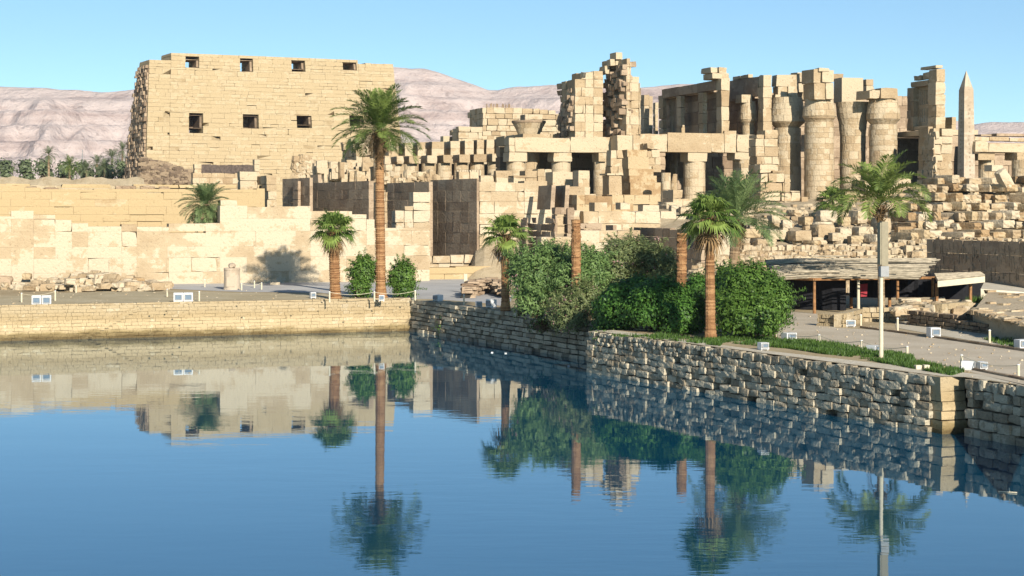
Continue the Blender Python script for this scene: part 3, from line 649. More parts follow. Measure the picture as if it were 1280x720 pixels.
# ------------------------------------------------------------------ hypostyle: the row of square piers and round columns
VP = vof(480, 236)
wallthing("back_wall", "long plain wall closing the row of square piers at the back", "wall", M['sand'], (470, 646, 178, 240, YY(470, VP+16), dict(D=2, ch=1.1, pp=[(470, 180), (500, 178), (540, 178), (640, 174), (646, 174)])))
v = vof(480, 238)
tp = [(486, 498), (506, 516), (522, 531), (540, 555), (563, 575), (581, 592), (596, 605), (608, 618), (623, 639)]
for i, (x0, x1) in enumerate(tp):
    wallthing("square_pier", "square sandstone pier in the upper row right of the tall palm, between shaded gaps", "pier", M['sand'], (x0, x1, 179-i*.7, 196, YY(x0, VP+4.2), dict(er=.3, D=3.6, ch=1., bl=2.2, tv=.4)), group="square piers in the upper row")
mid = [(480, 487), (495, 504), (511, 523), (533, 545), (553, 564), (573, 586), (591, 607), (614, 628), (636, 658)]
wallthing("architrave", "stone beam carrying the upper row of square piers", "architrave", M['sand'], (470, 640, 194.5, 197, YY(470, VP+3.9), dict(D=4, ch=2, bl=4, er=0)))
def column(px, yt, yb, Y, diam_px, label, group=None, capital=None, abacus=None, ch=.95, small=False, mat='sand', dz=0, nb=8, zbase=None, tv=.5):
    """Round column: shaft in laid drums, optional flaring capital, optional abacus block."""
    r = diam_px/F*Y/2; p = at(px, yt, Y); zb = (zbase if zbase is not None else G0-.1); top = p.z; c = (p.x, p.y, zb)
    root = thing("column", label, "column", c, group)
    sh = Acc(); cz = 0
    if capital:
        ch_, rr, kind = capital; ch_ = ch_/F*Y; r2 = rr/F*Y/2; cap = Acc(); cb = top-ch_; hh = ch_
        if kind == 'open': pf = [(r*.93, 0), (r*.97, hh*.15), (r*1.02, hh*.4), (r*1.18, hh*.62), (r+(r2-r)*.62, hh*.8), (r2*.97, hh*.93), (r2, hh*.97), (r2*.98, hh)]
        else: pf = [(r*.82, 0), (r2*.98, hh*.16), (r2, hh*.3), (r2*.93, hh*.6), (r2*.84, hh*.85), (r2*.80, hh)]
        ps = [q[1] for q in pf]; pr_ = [q[0] for q in pf]
        pillar_blocks(cap, (p.x, p.y, cb), (hh, lambda z: float(np.interp(z, ps, pr_))), ch=min(.7, hh/3), nb=7, gap=.015, jit=.02, tm=.55, tv=.3)
        cap.build("capital", M[mat], root); top = cb
    H_ = top-zb
    pillar_blocks(sh, c, (H_, lambda z: r*(1.0-.07*z/max(H_, .1))), ch=ch, nb=nb, gap=.02, jit=.025, tm=.5, tv=tv)
    sh.build("shaft", M[mat], root)
    if abacus:
        x0, x1, yt_, D = abacus; ab = Acc(); v_ = vof(px, Y); u_c = U(px, v_); w_ = (x1-x0)/F*Y
        mason(ab, u_c-w_/2, u_c+w_/2, v_-D/2, v_+D/2, p.z+.01, Z(yt_, px, v_-D/2), ch=2.5, bl=3.5, gap=.03, jit=.04); ab.build("abacus", M[mat], root)
    return root
for i, (x0, x1) in enumerate(mid):
    cx = (x0+x1)/2-4
    column(cx+1, 206-i*.5, 240, YY(cx, VP+1.8), 20, "squat round column with a square abacus in the lower row right of the tall palm", group="columns of the lower row", abacus=(x0-.5, x1+.5, 195.5-i*.5, 3.5))
a = Acc(); 
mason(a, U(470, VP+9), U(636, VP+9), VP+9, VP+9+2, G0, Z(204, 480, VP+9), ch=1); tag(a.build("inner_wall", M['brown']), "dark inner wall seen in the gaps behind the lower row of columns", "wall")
# things standing in front of the lower row
a = Acc()
for (x0, x1, yt, yb) in ((481, 489, 217, 228), (490, 500, 219, 228), (503, 513, 217, 228), (515, 527, 216, 228), (530, 537, 217, 226), (537, 548, 218, 228), (600, 617, 219, 229), (620, 640, 213, 228), (573, 599, 214, 226)):
    B(a, x0, x1, yt, yb+6, 200+R.uniform(-2, 2), D=1.2, ch=1.2, jit=.08)
for k in range(40):
    px = R.uniform(480, 545); v_ = vof(px, 198); boulder(a, (*xy(U(px, v_), v_), Z(R.uniform(217, 227), px, v_)), (R.uniform(.4, 1.2), .7, R.uniform(.4, 1.)), R.random(), .3, .1, 2, R.random())
B(a, 470, 652, 226, 260, 199, D=8, ch=1.1)
tag(a.build("ruined_wall", M['sand']), "ruined wall topped with loose carved blocks in front of the lower column row", "ruined wall")
a = Acc()
for k in range(10): 
    p = at(572+k*3.1, 215+R.uniform(-.5, .5), 208); a.box((p.x, p.y, p.z-.5), (.16, .2, .7), TH, .8, .02)
tag(a.build("carved_frieze", M['pale']), "short row of small pale carved fragments standing on the ruined wall", "carving")
# second pylon ruins behind
wallthing("ruined_pylon", "broad ruined pylon with a stepped left end in front of the far hills", "ruined pylon", M['sand'],
  (603, 706, 130, 185, 300, dict(D=8, pp=[(603, 134), (652, 134.5), (654, 136), (672, 135), (690, 138), (700, 142), (706, 160)], ch=1., bl=1.7, gap=.05, jit=.06, tv=.55, ruin=.0)),
  (603, 605, 137, 160, 300, dict(xl=585, rl=.6, pp=[(603, 137), (605, 137)])), (573, 603, 158, 190, 296, dict(D=4, pp=[(573, 163), (580, 158), (603, 158)], ch=1., jit=.06)), (573, 576, 161, 190, 296.5, dict(xl=561, rl=.4)), (554, 562, 170, 190, 300, dict(D=2)))
a = Acc()
for k in range(26):
    px = 604+k*1.5; p = at(px, 131.5, 303+k*.3)
    if R.random() < .7: a.box((p.x, p.y, p.z-.6), (.17, .2, .75+.2*R.random()), TH, .3, .02)
a.tube([at(604, 132.6, 302.9), at(642, 132.6, 311)], .05, 4)
tag(a.build("railing", M['brown']), "thin dark railing of posts on top of the broad ruined pylon", "railing")
wallthing("wall_stub", "small dark shaded pier standing before the broad ruined pylon", "pier", M['brown'], (656, 657, 143, 160, 262, dict(xl=650, ch=1.)))
r_ = column(661, 154, 240, 224, 28, "column with a wide open mushroom capital above the long architrave", capital=(20, 42, 'open'))
a = Acc(); p = at(661, 154, 224); a.lathe((p.x, p.y, 0), [(2.12, p.z+.02), (2.14, p.z+.25), (2.1, p.z+.3)], 28, .3); a.build("capital_rim", M['brown'], r_)

# the two ragged towers of the third pylon
root = thing("ruined_pylon", "tallest ragged ruin with a jagged top and rough broken dark flank", "ruined pylon", at(770, 263, 215))
a = Acc(); B(a, 719, 754, 90, 175, 213, D=5, er=.35, gap=.015, pp=[(719, 98), (730, 97), (731.5, 97), (732, 89), (741, 89), (742, 93), (743, 88), (754, 90)], ch=1., bl=1.8, jit=.04, tv=.5, rf=.15); a.build("left_wall", M['sand'], root)
a = Acc(); B(a, 718.5, 722, 102, 175, 213.3, xl=697, pp=[(718.5, 100), (722, 100)], ch=.75, bl=1.1, gap=.1, jit=.14, rl=1.2, tv=.8)
for k in range(60):
    t_ = R.random(); px = 699+18*t_+R.uniform(-2, 3); py = R.uniform(104+(1-t_)*50, 172); p = at(px, py, 219-t_*5.5); boulder(a, p, (.9, .9, .55), TH+R.uniform(-.2, .2), .1, .06, 2, R.random())
a.build("left_flank", M['brown'], root)
a = Acc(); B(a, 783, 801, 73, 178, 211, D=7, pp=[(783, 73), (787, 73), (788, 78), (790, 80), (793, 95), (798, 98), (800, 104), (801, 112)], ch=1., bl=1.5, gap=.015, er=.35, jit=.04, tv=.45, rf=.12); a.build("right_wall", M['sand'], root)
a = Acc(); B(a, 781, 785, 78, 178, 211.2, xl=754, pp=[(781, 76), (785, 76)], ch=.8, bl=1.1, gap=.12, jit=.16, rl=1.6, tv=.9)
for k in range(90):
    t_ = R.random(); px = 755+26*t_; py = R.uniform(84 if t_ > .3 else 96, 170); p = at(px, py, 217-t_*6); boulder(a, p, (R.uniform(.5, 1.1), .9, R.uniform(.4, .75)), TH+R.uniform(-.2, .2), .1, .06, 2, R.random())
a.build("right_flank", M['brown'], root)
a = Acc(); B(a, 770, 778, 65, 74, 213, D=2.2, ch=1.); B(a, 763, 783, 74, 82, 213.3, D=3, ch=.9, jit=.1); B(a, 756, 762, 82, 92, 214, D=2.2, ch=.9, jit=.1); a.build("top_blocks", M['sand'], root)
wallthing("square_pier", "slim tall pier beside the ragged tallest ruin, left of the clerestory", "pier", M['sand'], (805, 811.5, 118, 175, 236, dict(xl=800, ch=1.4)))
wallthing("square_pier", "slim second pier beside the ragged tallest ruin, nearer the clerestory", "pier", M['sand'], (811.5, 816, 120, 175, 244, dict(D=1.5, ch=1.4)), (819, 823, 128, 175, 246, dict(xl=816)))

# long architraves and their columns
VA = vof(644, 208); VB = vof(772, 209)
def abac(x0, x1, yt, yb, Y, label, **kw):
    return wallthing("abacus_block", label, "stone block", M['sand'], (x0, x1, yt, yb, Y, dict(D=2.4, ch=3, bl=4, jit=.04, **kw)))
wallthing("architrave", "long pale architrave beneath the mushroom capital, over dark openings", "architrave", M['sand'], (644, 771, 171, 190, YY(644, VA), dict(D=2.6, ch=2.2, bl=6, gap=.04, jit=.04, tv=.3, pp=[(644, 171.5), (757, 171.5), (758, 173), (771, 173)])), (636, 646, 172, 190, YY(636, VA+.2), dict(D=2)))
wallthing("architrave", "long cracked architrave beneath the clerestory windows", "architrave", M['sand'], (772, 966, 165, 189.5, YY(772, VB), dict(D=2.6, ch=2.4, bl=5, gap=.045, jit=.05, tv=.35, pp=[(772, 169), (800, 169), (801, 167), (905, 166), (906, 163), (920, 163), (921, 168), (955, 167), (966, 170)])))
abac(636, 659, 190.3, 202, YY(636, VA+.15), "abacus block left of the dark opening under the long pale architrave")
abac(692, 715, 190.3, 202, YY(692, VA+.15), "abacus block between the two dark openings under the pale architrave")
abac(748, 758, 190.3, 202, YY(748, VA+.15), "narrow abacus block at the right end of the pale architrave")
abac(860, 884, 190, 202, YY(860, VB+.15), "abacus block on the stout column in front of the fan palm")
abac(918, 950, 190, 200, YY(918, VB+.15), "broad abacus block behind the grey green date palm crown")
column(645, 202.3, 250, YY(645, VA+1.4), 26, "column under the left end of the long pale architrave")
column(701, 202.3, 250, YY(701, VA+1.4), 26, "column at the middle of the long pale architrave")
column(751, 202.3, 250, YY(751, VA+1.4), 20, "part shaded column at the right end of the pale architrave")
column(868, 202.3, 262, YY(868, VB+1.4), 29, "stout column directly above the near fan palm crown")
column(930, 200.3, 262, YY(930, VB+1.4), 30, "stout column hidden by the grey green date palm crown")
a = Acc(); vv_ = vof(640, 214)
mason(a, U(662, vv_), U(966, VA), vv_+2.8, vv_+14, Z(178, 640, vv_), Z(178, 640, vv_)+1.2, ch=1.2, bl=5, nv=3); tag(a.build("roof_slab", M['sand']), "added slabs behind the long architraves that darken the openings", "roof")  # added slabs that keep sunlight out of the openings
a = Acc(); mason(a, U(625, vv_+14), U(1010, vv_+14), vv_+14.1, vv_+16, G0, Z(178, 640, vv_), ch=1.3, bl=3); tag(a.build("back_wall", M['brown']), "added rear wall that keeps the openings below the architraves dark", "wall")  # added with the slabs so that the openings stay dark
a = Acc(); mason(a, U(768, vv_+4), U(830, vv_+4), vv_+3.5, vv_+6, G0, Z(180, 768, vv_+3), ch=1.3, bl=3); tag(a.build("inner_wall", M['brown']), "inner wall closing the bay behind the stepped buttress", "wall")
# stepped buttress with its broken front pier
bx = []
for k, (x1, yt) in enumerate(((809, 187), (811, 196), (817, 211), (821, 219.5), (826, 228))):
    bx.append((784+k*1.0, x1, yt, (196, 211, 219.5, 228, 262)[k], 206-k*.55, dict(D=5, ch=1.6, bl=6, jit=.012, gap=.01, er=.1, chip=.02, tv=.25)))
wallthing("stepped_buttress", "stepped sandstone buttress of wide plain courses between the dark openings", "buttress", M['tan'], *bx)
wallthing("ruined_wall", "ragged wall edge rising to the right of the stepped buttress", "ruined wall", M['sand'], (808, 826, 178, 215, 208, dict(D=2, pp=[(808, 178), (815, 178), (826, 186)], ch=.8, bl=1., jit=.12, gap=.08)))
wallthing("broken_pier", "broken pier with a capped plinth standing left of the stepped buttress", "pier", M['sand'], (764, 779, 187, 219, 201, dict(xl=758, pp=[(764, 187), (773, 187), (779, 190)], ch=.9, bl=1.3, jit=.12)), (759, 779, 216.5, 219, 200.6, dict(D=2.6)), (761, 778, 219, 262, 200.8, dict(D=2.2, ch=3, gap=.02)))
column(832.5, 216, 262, 200, 13, "slim broken column before the dark opening right of the stepped buttress", mat='sand')

# low broken walls in front (centre)
def pale(name, label, *bx, cat="wall", mat='pale', **kw):
    kw = dict(dict(er=.4, gap=.014), **kw); return wallthing(name, label, cat, M[mat], *bx, **kw)
pale("masonry_wall", "low block wall in front of the dark openings, left part", (642, 676, 214, 240, 190, dict(D=2, pp=[(642, 219), (656, 219), (657, 211), (676, 216)], jit=.022)), (672, 690, 211, 240, 190.5, dict(D=2)), mat='sand')
pale("masonry_wall", "tall pale block wall below the middle column of the pale architrave", (691, 716, 212, 262, 186, dict(D=2.5, pp=[(691, 213), (716, 218)], jit=.022)), mat='sand')
pale("masonry_wall", "notched pale wall with a standing block before the right dark opening", (723, 737, 213, 240, 183, dict(xl=716, jit=.022)), (705, 745, 232, 268, 182, dict(D=2, pp=[(705, 233), (737, 233), (738, 240), (745, 244)], jit=.022)), mat='sand')
pale("masonry_wall", "tan wall below the broken pier and the stepped buttress", (721, 822, 242, 280, 178, dict(D=3, pp=[(721, 243), (746, 243), (747, 248), (760, 244), (822, 243)], jit=.022, ch=.9)), mat='tan')
pale("stone_block", "pale squared block lying on the tan wall below the broken pier", (743, 759, 253, 264, 172, dict(raised=True, D=1.6, ch=2, bl=3)), cat="stone block")
pale("stone_block", "small pale block in front of the tan wall under the stepped buttress", (776, 788, 253, 262, 172, dict(D=1.4, ch=2, bl=3)), cat="stone block")
pale("stone_block", "long pale block lying in front of the tan wall by the slim broken column", (804, 824, 255, 264, 171, dict(D=1.4, ch=2, bl=4)), cat="stone block")
pale("masonry_wall", "long even pale wall above the flowering bush", (729, 826, 264, 330, 162, dict(D=1.8, ch=1.1, bl=2.6, gap=.025, jit=.022, tv=.25)))
pale("masonry_wall", "pale wall with the two leaning dark slabs", (684, 731, 232, 330, 162, dict(D=1.8, pp=[(684, 232), (706, 233), (707, 262), (715, 262), (731, 266)], jit=.022)))
for (x0, xl, lab) in ((688.5, 671, "left one of two tall dark slabs leaning on the pale wall"), (706, 689.5, "right one of two tall dark slabs leaning on the pale wall")):
    a = Acc(); P = []
    A_ = at(xl, 262, 157); B_ = at(x0-.6, 262, 153.4); Ct = at(x0+1.2, 231.5, 153.9); Dt = at(xl+2.2, 232.5, 157.4)
    off = Vector((.35, .12, 0)); a.hexa([A_, B_, B_+off, A_+off, Dt, Ct, Ct+off, Dt+off], .5)
    tag(a.build("stone_slab", M['brown']), lab, "stone slab")
wallthing("ruined_gateway", "small dark gateway with an arched opening above the bushes", "gateway", M['brown'], (709, 718, 259, 300, 146, dict(xl=704, ch=.7, bl=1., jit=.05)), (694, 718, 259, 268, 146, dict(raised=True, D=1., ch=.6, bl=1.6, jit=.05)), (694, 697, 268, 300, 146.3, dict(D=1., ch=.7, bl=1.)))
wallthing("ruined_wall", "low ragged dark brown wall left of the small arched gateway", "ruined wall", M['brown'], (692, 694, 272, 300, 145, dict(xl=653, ch=.55, bl=.8, gap=.06, jit=.08, ruin=.3, tv=.8, rl=.2)), (657, 660, 265, 300, 149.5, dict(xl=649, ch=.6, jit=.1, ruin=.3)))
pale("stone_block", "large pale squared block behind the short rusty palm stump", (724, 749, 288, 330, 140, dict(D=1.6, ch=1.6, bl=3, pp=[(724, 288), (745, 288), (749, 292)])), cat="stone block")
wallthing("ruined_wall", "ragged dark wall fragment right of the pale squared block", "ruined wall", M['brown'], (768, 771, 281, 330, 143, dict(xl=748, ch=.6, jit=.1, ruin=.4, gap=.06)), (724, 752, 279, 300, 148, dict(D=1., ch=.5, bl=.9, jit=.12, ruin=.4)))
pale("masonry_wall", "low pale wall behind the flowering bush, below the ragged dark fragment", (748, 800, 288, 340, 141, dict(D=1.5, jit=.022)), (676, 726, 296, 340, 139, dict(D=1.2, jit=.022)))
rw = wallthing("relief_wall", "shaded brown wall with a small square window behind the tall fan palm", "wall", M['brown'], (876, 884, 286, 345, 133, dict(xl=792, ch=.75, bl=1.5, gap=.03, jit=.03, tv=.4)))
a = Acc(); p = at(868, 305, 131.5); a.box((p.x-.25, p.y, p.z-.3), (.25, .5, .85), TH, .1); a.build("window", M['cloth'], rw)
pale("masonry_wall", "pale pier at the end of the shaded brown wall, behind the palm trunks", (884, 893, 283, 345, 133, dict(D=1.5)), (893, 912, 290, 345, 136, dict(D=1.5)))

pale("masonry_wall", "low broken pale wall behind the near fan palm crown", (826, 878, 264, 330, 168, dict(D=2, pp=[(826, 264), (845, 264), (846, 270), (862, 270), (863, 266), (878, 268)], jit=.022)), (878, 930, 272, 330, 170, dict(D=2, pp=[(878, 275), (900, 272), (930, 276)], jit=.022, ruin=.3)))
pale("masonry_wall", "broken block wall below the stout column, behind the near fan palm crown", (822, 866, 240, 290, 186, dict(D=3, pp=[(822, 262), (841, 262), (842, 237), (853, 237), (854, 247), (866, 248)], jit=.022)), (862, 925, 250, 300, 188, dict(D=3, pp=[(862, 252), (890, 250), (925, 254)], jit=.022, ruin=.3)), mat='sand')
# ------------------------------------------------------------------ clerestory of the hypostyle hall
def grille(acc, u, va, vb, z0, z1, n=6, mid=True):      # pierced stone window in a plane of constant u
    def bx(a0, a1, b0, b1):
        P = []
        for zq in (b0, b1):
            for (uu, vv) in ((u, a0), (u+.28, a0), (u+.28, a1), (u, a1)): P.append((*xy(uu, vv), zq))
        acc.hexa(P, .4)
    w = (vb-va)/(2*n+1); hs = [(z0, z0+.5), (z1-.4, z1)]+([((z0+z1)/2-.25, (z0+z1)/2+.25)] if mid else [])
    for (b0, b1) in hs: bx(va, vb, b0, b1)
    zs = sorted([q for h in hs for q in h])[1:-1]
    for i in range(n+1):
        for j in range(0, len(zs), 2): bx(va+2*i*w, va+2*i*w+w, zs[j], zs[j+1])
def clerestory(label, x0, x1, xl, ytop, ybeam, ybase, Y, piers, endtop=None, grilles=(), thick=.7):
    v = vof(x0, Y); u0 = U(x0, v); u1 = U(x1, v); D = dspan(x0, xl, v); zt, zm, zb = Z(ytop, x0, v), Z(ybeam, x0, v), Z(ybase, x0, v)
    root = thing("clerestory_wall", label, "wall", (*xy((u0+u1)/2, v+D/2), zb))
    a = Acc(); mason(a, u0, u0+thick, v+1.6, v+D, zm, zt, ch=(zt-zm), bl=5, gap=.03, jit=.05, tv=.3); a.build("lintel", M['brown'], root)
    a = Acc(); mason(a, u0, u1, v, v+1.55, zb, Z(endtop or ytop, x0, v), ch=1.5, bl=3, gap=.04, jit=.05, tv=.4); a.build("pier", M['sand'], root)
    a = Acc(); mason(a, u0+thick+.02, u0+1.48, v+4.4, v+D+3, zm-.1, zm+.5, ch=.7, bl=4, nv=3, er=0); a.build("added_shade_slab", M['brown'], root)  # added slab over the roofless bays, only to shade behind them
    a = Acc(); mason(a, u0+1.5, u0+2.1, v+4.4, v+D+4, zb-1, zm+.45, ch=1.4, bl=3, er=0); a.build("inner_wall", M['brown'], root)  # added wall closing the bays at the back to darken them
    prev = v+1.55; out = []
    for (pn, pf) in piers:
        va = v+dspan(x0, pn, v); vb = v+dspan(x0, pf, v)
        a = Acc(); mason(a, u0+.02, u0+thick-.1, va, vb, zb, zm-.02, ch=1.5, bl=3, gap=.04, jit=.04, tv=.4); a.build("pier", M['sand'], root); out.append((prev, va)); prev = vb
    for i in grilles:
        va, vb = out[i]; a = Acc(); grille(a, u0+.3, va+.05, vb-.05, zb+.1, zm-.1, 5); a.build("window_grille", M['brown'], root)
    return root, u0, v, D, zt, zb
cl = clerestory("shaded clerestory wall of square piers under a long dark lintel, above the cracked architrave", 901.5, 912, 827, 99, 111, 167, YY(901.5, VB+.4), [(878.5, 873), (850.5, 845), (828, 823)], grilles=(), endtop=97)
a = Acc(); B(a, 890, 911, 91, 98.5, YY(890, cl[2]+.5), D=2.2, ch=1., bl=2.4, jit=.08, xl=878); B(a, 888, 897, 84, 91, YY(888, cl[2]+.6), ch=1.1, bl=2.2, jit=.1, xl=877); B(a, 898.5, 909, 84, 91, YY(898, cl[2]+.7), D=2, ch=1.1, bl=2.2, jit=.1); a.build("top_blocks", M['sand'], cl[0])
cl2 = clerestory("darker second clerestory wall further right with a capital standing under its lintel", 954, 965, 911, 94, 119, 168, YY(954, VB+.4), [], endtop=93)
a = Acc(); mason(a, cl2[1]+.05, cl2[1]+.65, cl2[2]+2, cl2[2]+cl2[3]*.9, cl2[4]+.01, cl2[4]+.45, ch=.45, bl=1.2, ruin=.4); a.build("top_blocks", M['sand'], cl2[0])
a = Acc(); v = vof(860, 234); mason(a, U(838, v), U(1150, v), v, v+2, G0, Z(116, 950, v), ch=1.4, bl=3); tag(a.build("back_wall", M['brown']), "dark rear wall of the hall seen between the great columns", "wall")
column(935, 127, 168, YY(935, VB+4.5), 17, "slim column with a bud shaped capital under the darker clerestory lintel", capital=(30, 23, 'bud'))
a = Acc(); B(a, 928, 941, 118, 128, YY(928, VB+3.5), D=2, ch=2, jit=.1); tag(a.build("abacus_block", M['sand']), "abacus block between the bud capital and the dark lintel", "stone block")
column(842, 118, 168, 232, 10, "thin column glimpsed through the left clerestory opening")

# great columns
G = "great columns of the hypostyle hall"
def great(px, yt, Y, d, cap, label, ch=.95, nb=9, zbase=None): return column(px, yt, 260, Y, d, label, capital=cap, ch=ch, nb=nb, group=G)
great(984, 122, 216.5, 36, (38, 46, 'bud'), "great column half covered by shadow, left of the brick patched column")
great(1024, 123, 212, 39, (30, 42, 'bud'), "great column patched with small bricks, tallest block stack on its head", ch=.62, nb=14)
great(1066, 128, 213.8, 34, (42, 44, 'open'), "great column with a flaring capital and a deep shadow down its right half")
great(1104, 122, 211, 37, (34, 43, 'bud'), "great column of small brick courses, rightmost of the four", ch=.62, nb=14)
def lump(label, *bx, mat='sand', name="architrave_block", cat="stone block"):
    return wallthing(name, label, cat, M[mat], *bx)
lump("thick weathered block heap on the half shadowed great column", (972, 996, 93, 122, 217, dict(xl=966, ch=1.6, bl=3, jit=.12, pp=[(972, 94), (996, 93)])), (969, 990, 118, 123, 216.6, dict(D=3)))
lump("dark ragged blocks between the first two great column heads", (999, 1015, 92, 125, 222, dict(xl=990, ch=1.2, bl=1.6, jit=.2, ruin=.3, rl=.4)), (996, 1014, 91, 97, 224, dict(D=3, ch=.7, jit=.2)))
lump("tall block stack on the brick patched great column", (1018, 1042, 85, 124, 209.4, dict(D=3.2, ch=1.5, bl=2.4, jit=.1, pp=[(1018, 88), (1024, 86), (1040, 89), (1042, 101)])), (1023, 1038, 84.5, 89, 209.2, dict(xl=1017, ch=.7, jit=.1)))
lump("square architrave block on the great column with the flaring capital", (1052, 1078, 97, 128, 220, dict(xl=1042, ch=2.4, bl=5, jit=.08)), (1043, 1060, 91, 99, 224, dict(D=3, ch=.8, bl=1.2, jit=.2, ruin=.4)), (1083, 1092, 99, 116, 224, dict(xl=1076, jit=.08)))
lump("cracked block on the rightmost great column", (1088, 1121, 109, 123, 208.5, dict(D=3.4, ch=1.3, bl=2.4, jit=.12, pp=[(1088, 115), (1096, 112), (1110, 111), (1112, 108), (1121, 111)])), (1090, 1094, 112, 122, 209, dict(xl=1084)))
# walls flanking the great columns
wallthing("masonry_wall", "cracked wall below the darker clerestory, left of the great columns", "wall", M['sand'], (945, 974, 163, 275, 204.5, dict(D=2, pp=[(945, 170), (955, 165), (956, 162), (972, 162), (974, 168)], ch=1., bl=1.5, gap=.05, jit=.07, tv=.5)))
wallthing("ruined_wall", "stepped broken wall at the foot of the half shadowed great column", "ruined wall", M['sand'], (950, 1000, 205, 275, 196, dict(D=3, pp=[(950, 206), (963, 205), (968, 212), (980, 213), (981, 222), (988, 223), (989, 234), (1000, 243)], ch=1., bl=1.4, gap=.07, jit=.09, tv=.5)))
wallthing("ruined_wall", "rough wall at the foot of the brick patched great column", "ruined wall", M['sand'], (1002, 1052, 246, 285, 197, dict(D=3, ch=1., bl=1.5, jit=.1, gap=.06, ruin=.3)))
wallthing("ruined_wall", "pale wall behind the young date palm at the great columns' feet", "ruined wall", M['sand'], (1055, 1140, 222, 285, 192, dict(D=3, pp=[(1055, 240), (1080, 238), (1081, 226), (1140, 222)], ch=1.1, bl=2., jit=.08, tv=.4)))

# right: roofed portal, window tower, obelisk, colonnade
root = thing("roofed_portal", "dark roofed portal beneath the tower with the barred stone window", "portal", at(1140, 255, 212))
v = vof(1165, 206); Dp = dspan(1165, 1119, v); u_ = U(1165, v); zr_ = Z(168.5, 1165, v)
a = Acc(); mason(a, u_, u_+6, v, v+Dp, zr_, Z(161.5, 1165, v), ch=1.2, bl=5, nv=3); a.build("roof_slab", M['sand'], root)
a = Acc(); mason(a, u_, u_+6, v+Dp, v+Dp+1.5, G0, zr_, ch=1.4, bl=3); mason(a, u_+4.5, u_+6, v, v+Dp-.02, G0, zr_-.02, ch=1.4, bl=3); mason(a, u_+.1, u_+4.4, v+.1, v+1.5, G0, zr_-.02, ch=1.4, bl=3); a.build("wall", M['brown'], root)
v = vof(1170, 207); u0, u1 = U(1170, v), U(1182, v); D = dspan(1170, 1133, v); zb = Z(160.5, 1170, v); ztp = Z(97, 1170, v)
root = thing("window_tower", "tall clerestory fragment with a barred stone window in its shaded side", "ruined tower", (*xy((u0+u1)/2, v+D/2), zb))
va, vb = v+dspan(1170, 1160, v), v+dspan(1170, 1141.5, v); z1_, z0_ = Z(108, 1155, (va+vb)/2), zb+.45
a = Acc(); mason(a, u0, u1, v, va, zb, Z(86, 1170, v), ch=1.5, bl=3, jit=.05); mason(a, u0, u1-.1, va+.01, v+D*.86, z1_, ztp, ch=1.2, bl=3, jit=.05); mason(a, u0, u1-.3, vb, v+D*.86, zb, z1_-.02, ch=1.5, bl=3); mason(a, u0+.04, u1-.35, v+D*.865, v+D, zb, Z(110, 1136, v+D), ch=1.4, bl=3)
mason(a, u0+.05, u1-.2, va+.02, vb-.02, zb, z0_, ch=.5, bl=3); a.build("wall", M['sand'], root)
a = Acc(); grille(a, u0+.7, va, vb, z0_, z1_, 6); a.build("window_grille", M['pale'], root)
a = Acc(); mason(a, u0+.1, u1-.15, va, v+D*.5, ztp+.01, Z(88, 1160, v), ch=.9, bl=1.2, jit=.1, gap=.1); mason(a, u0+.05, u1-.3, v+D*.52, v+D*.8, ztp+.01, Z(90, 1160, v), ch=.7, bl=1.2, jit=.12, gap=.12); mason(a, u0+.1, u1-.2, v+.3, v+D*.55, Z(84.5, 1160, v), Z(81, 1160, v), ch=.5, bl=3, jit=.06); a.build("top_blocks", M['sand'], root)
a = Acc(); B(a, 1160, 1166, 158, 172, 203, D=2); B(a, 1166, 1191, 160, 235, 202, D=3.5, pp=[(1166, 160), (1191, 160)], ch=.95, bl=1.3, gap=.09, jit=.12, tv=.6); B(a, 1168, 1170, 164, 235, 201.6, xl=1155, ch=.95, bl=1.2, gap=.12, jit=.15, rl=.9, tv=.8)
tag(a.build("ruined_wall", M['sand']), "pile of cracked squared blocks between the roofed portal and the obelisk", "ruined wall")
# obelisk
v = vof(1204.5, 186); uA = U(1204.5, v); zt = Z(87, 1205, v); zp = Z(112, 1205, v); zb = G0; wb = 1.54; wt = 1.08; cu, cv = uA+wb/2, v+wb/2
root = thing("obelisk", "slender granite obelisk with a pointed tip right of the barred window tower", "obelisk", (*xy(cu, cv), zb))
a = Acc(); P = []
NZ = 12
rings = []
for k in range(NZ+1):
    w = wb+(wt-wb)*k/NZ; zq = zb+(zp-zb)*k/NZ; rings.append(a.verts([(*xy(cu+sx*w/2, cv+sy*w/2), zq) for sx, sy in ((-1, -1), (1, -1), (1, 1), (-1, 1))]))
for k in range(NZ):
    A_, B_ = rings[k], rings[k+1]; a.quads([[A_+i, A_+(i+1) % 4, B_+(i+1) % 4, B_+i] for i in range(4)], .5)
a.build("shaft", M['granite'], root)
a = Acc(); w = wt; b0 = a.verts([(*xy(cu+sx*w/2, cv+sy*w/2), zp+.005) for sx, sy in ((-1, -1), (1, -1), (1, 1), (-1, 1))]+[(*xy(cu, cv), zt)]); a.tris([[b0+i, b0+(i+1) % 4, b0+4] for i in range(4)], .5); a.build("pyramidion", M['granite'], root)
a = Acc()      # carved column of signs on the two visible faces
for face in (0, 1):
    for k in range(34):
        f = .1+k*.0245; w = wb+(wt-wb)*f; zq = zb+(zp-zb)*f; s_ = R.uniform(.1, .24)
        if face: c = xy(cu+R.uniform(-.1, .1), cv-w/2+.008)
        else: c = xy(cu-w/2+.008, cv+R.uniform(-.1, .1))
        a.box((c[0], c[1], zq), (s_ if face else .05, .05 if face else s_, R.uniform(.08, .26)), TH, .0)
a.build("carved_signs", M['granite'], root)
lump("dark stub of wall just left of the obelisk tip's foot", (1190, 1195, 146, 165, 210, dict(D=2)), name="wall_stub", cat="wall")
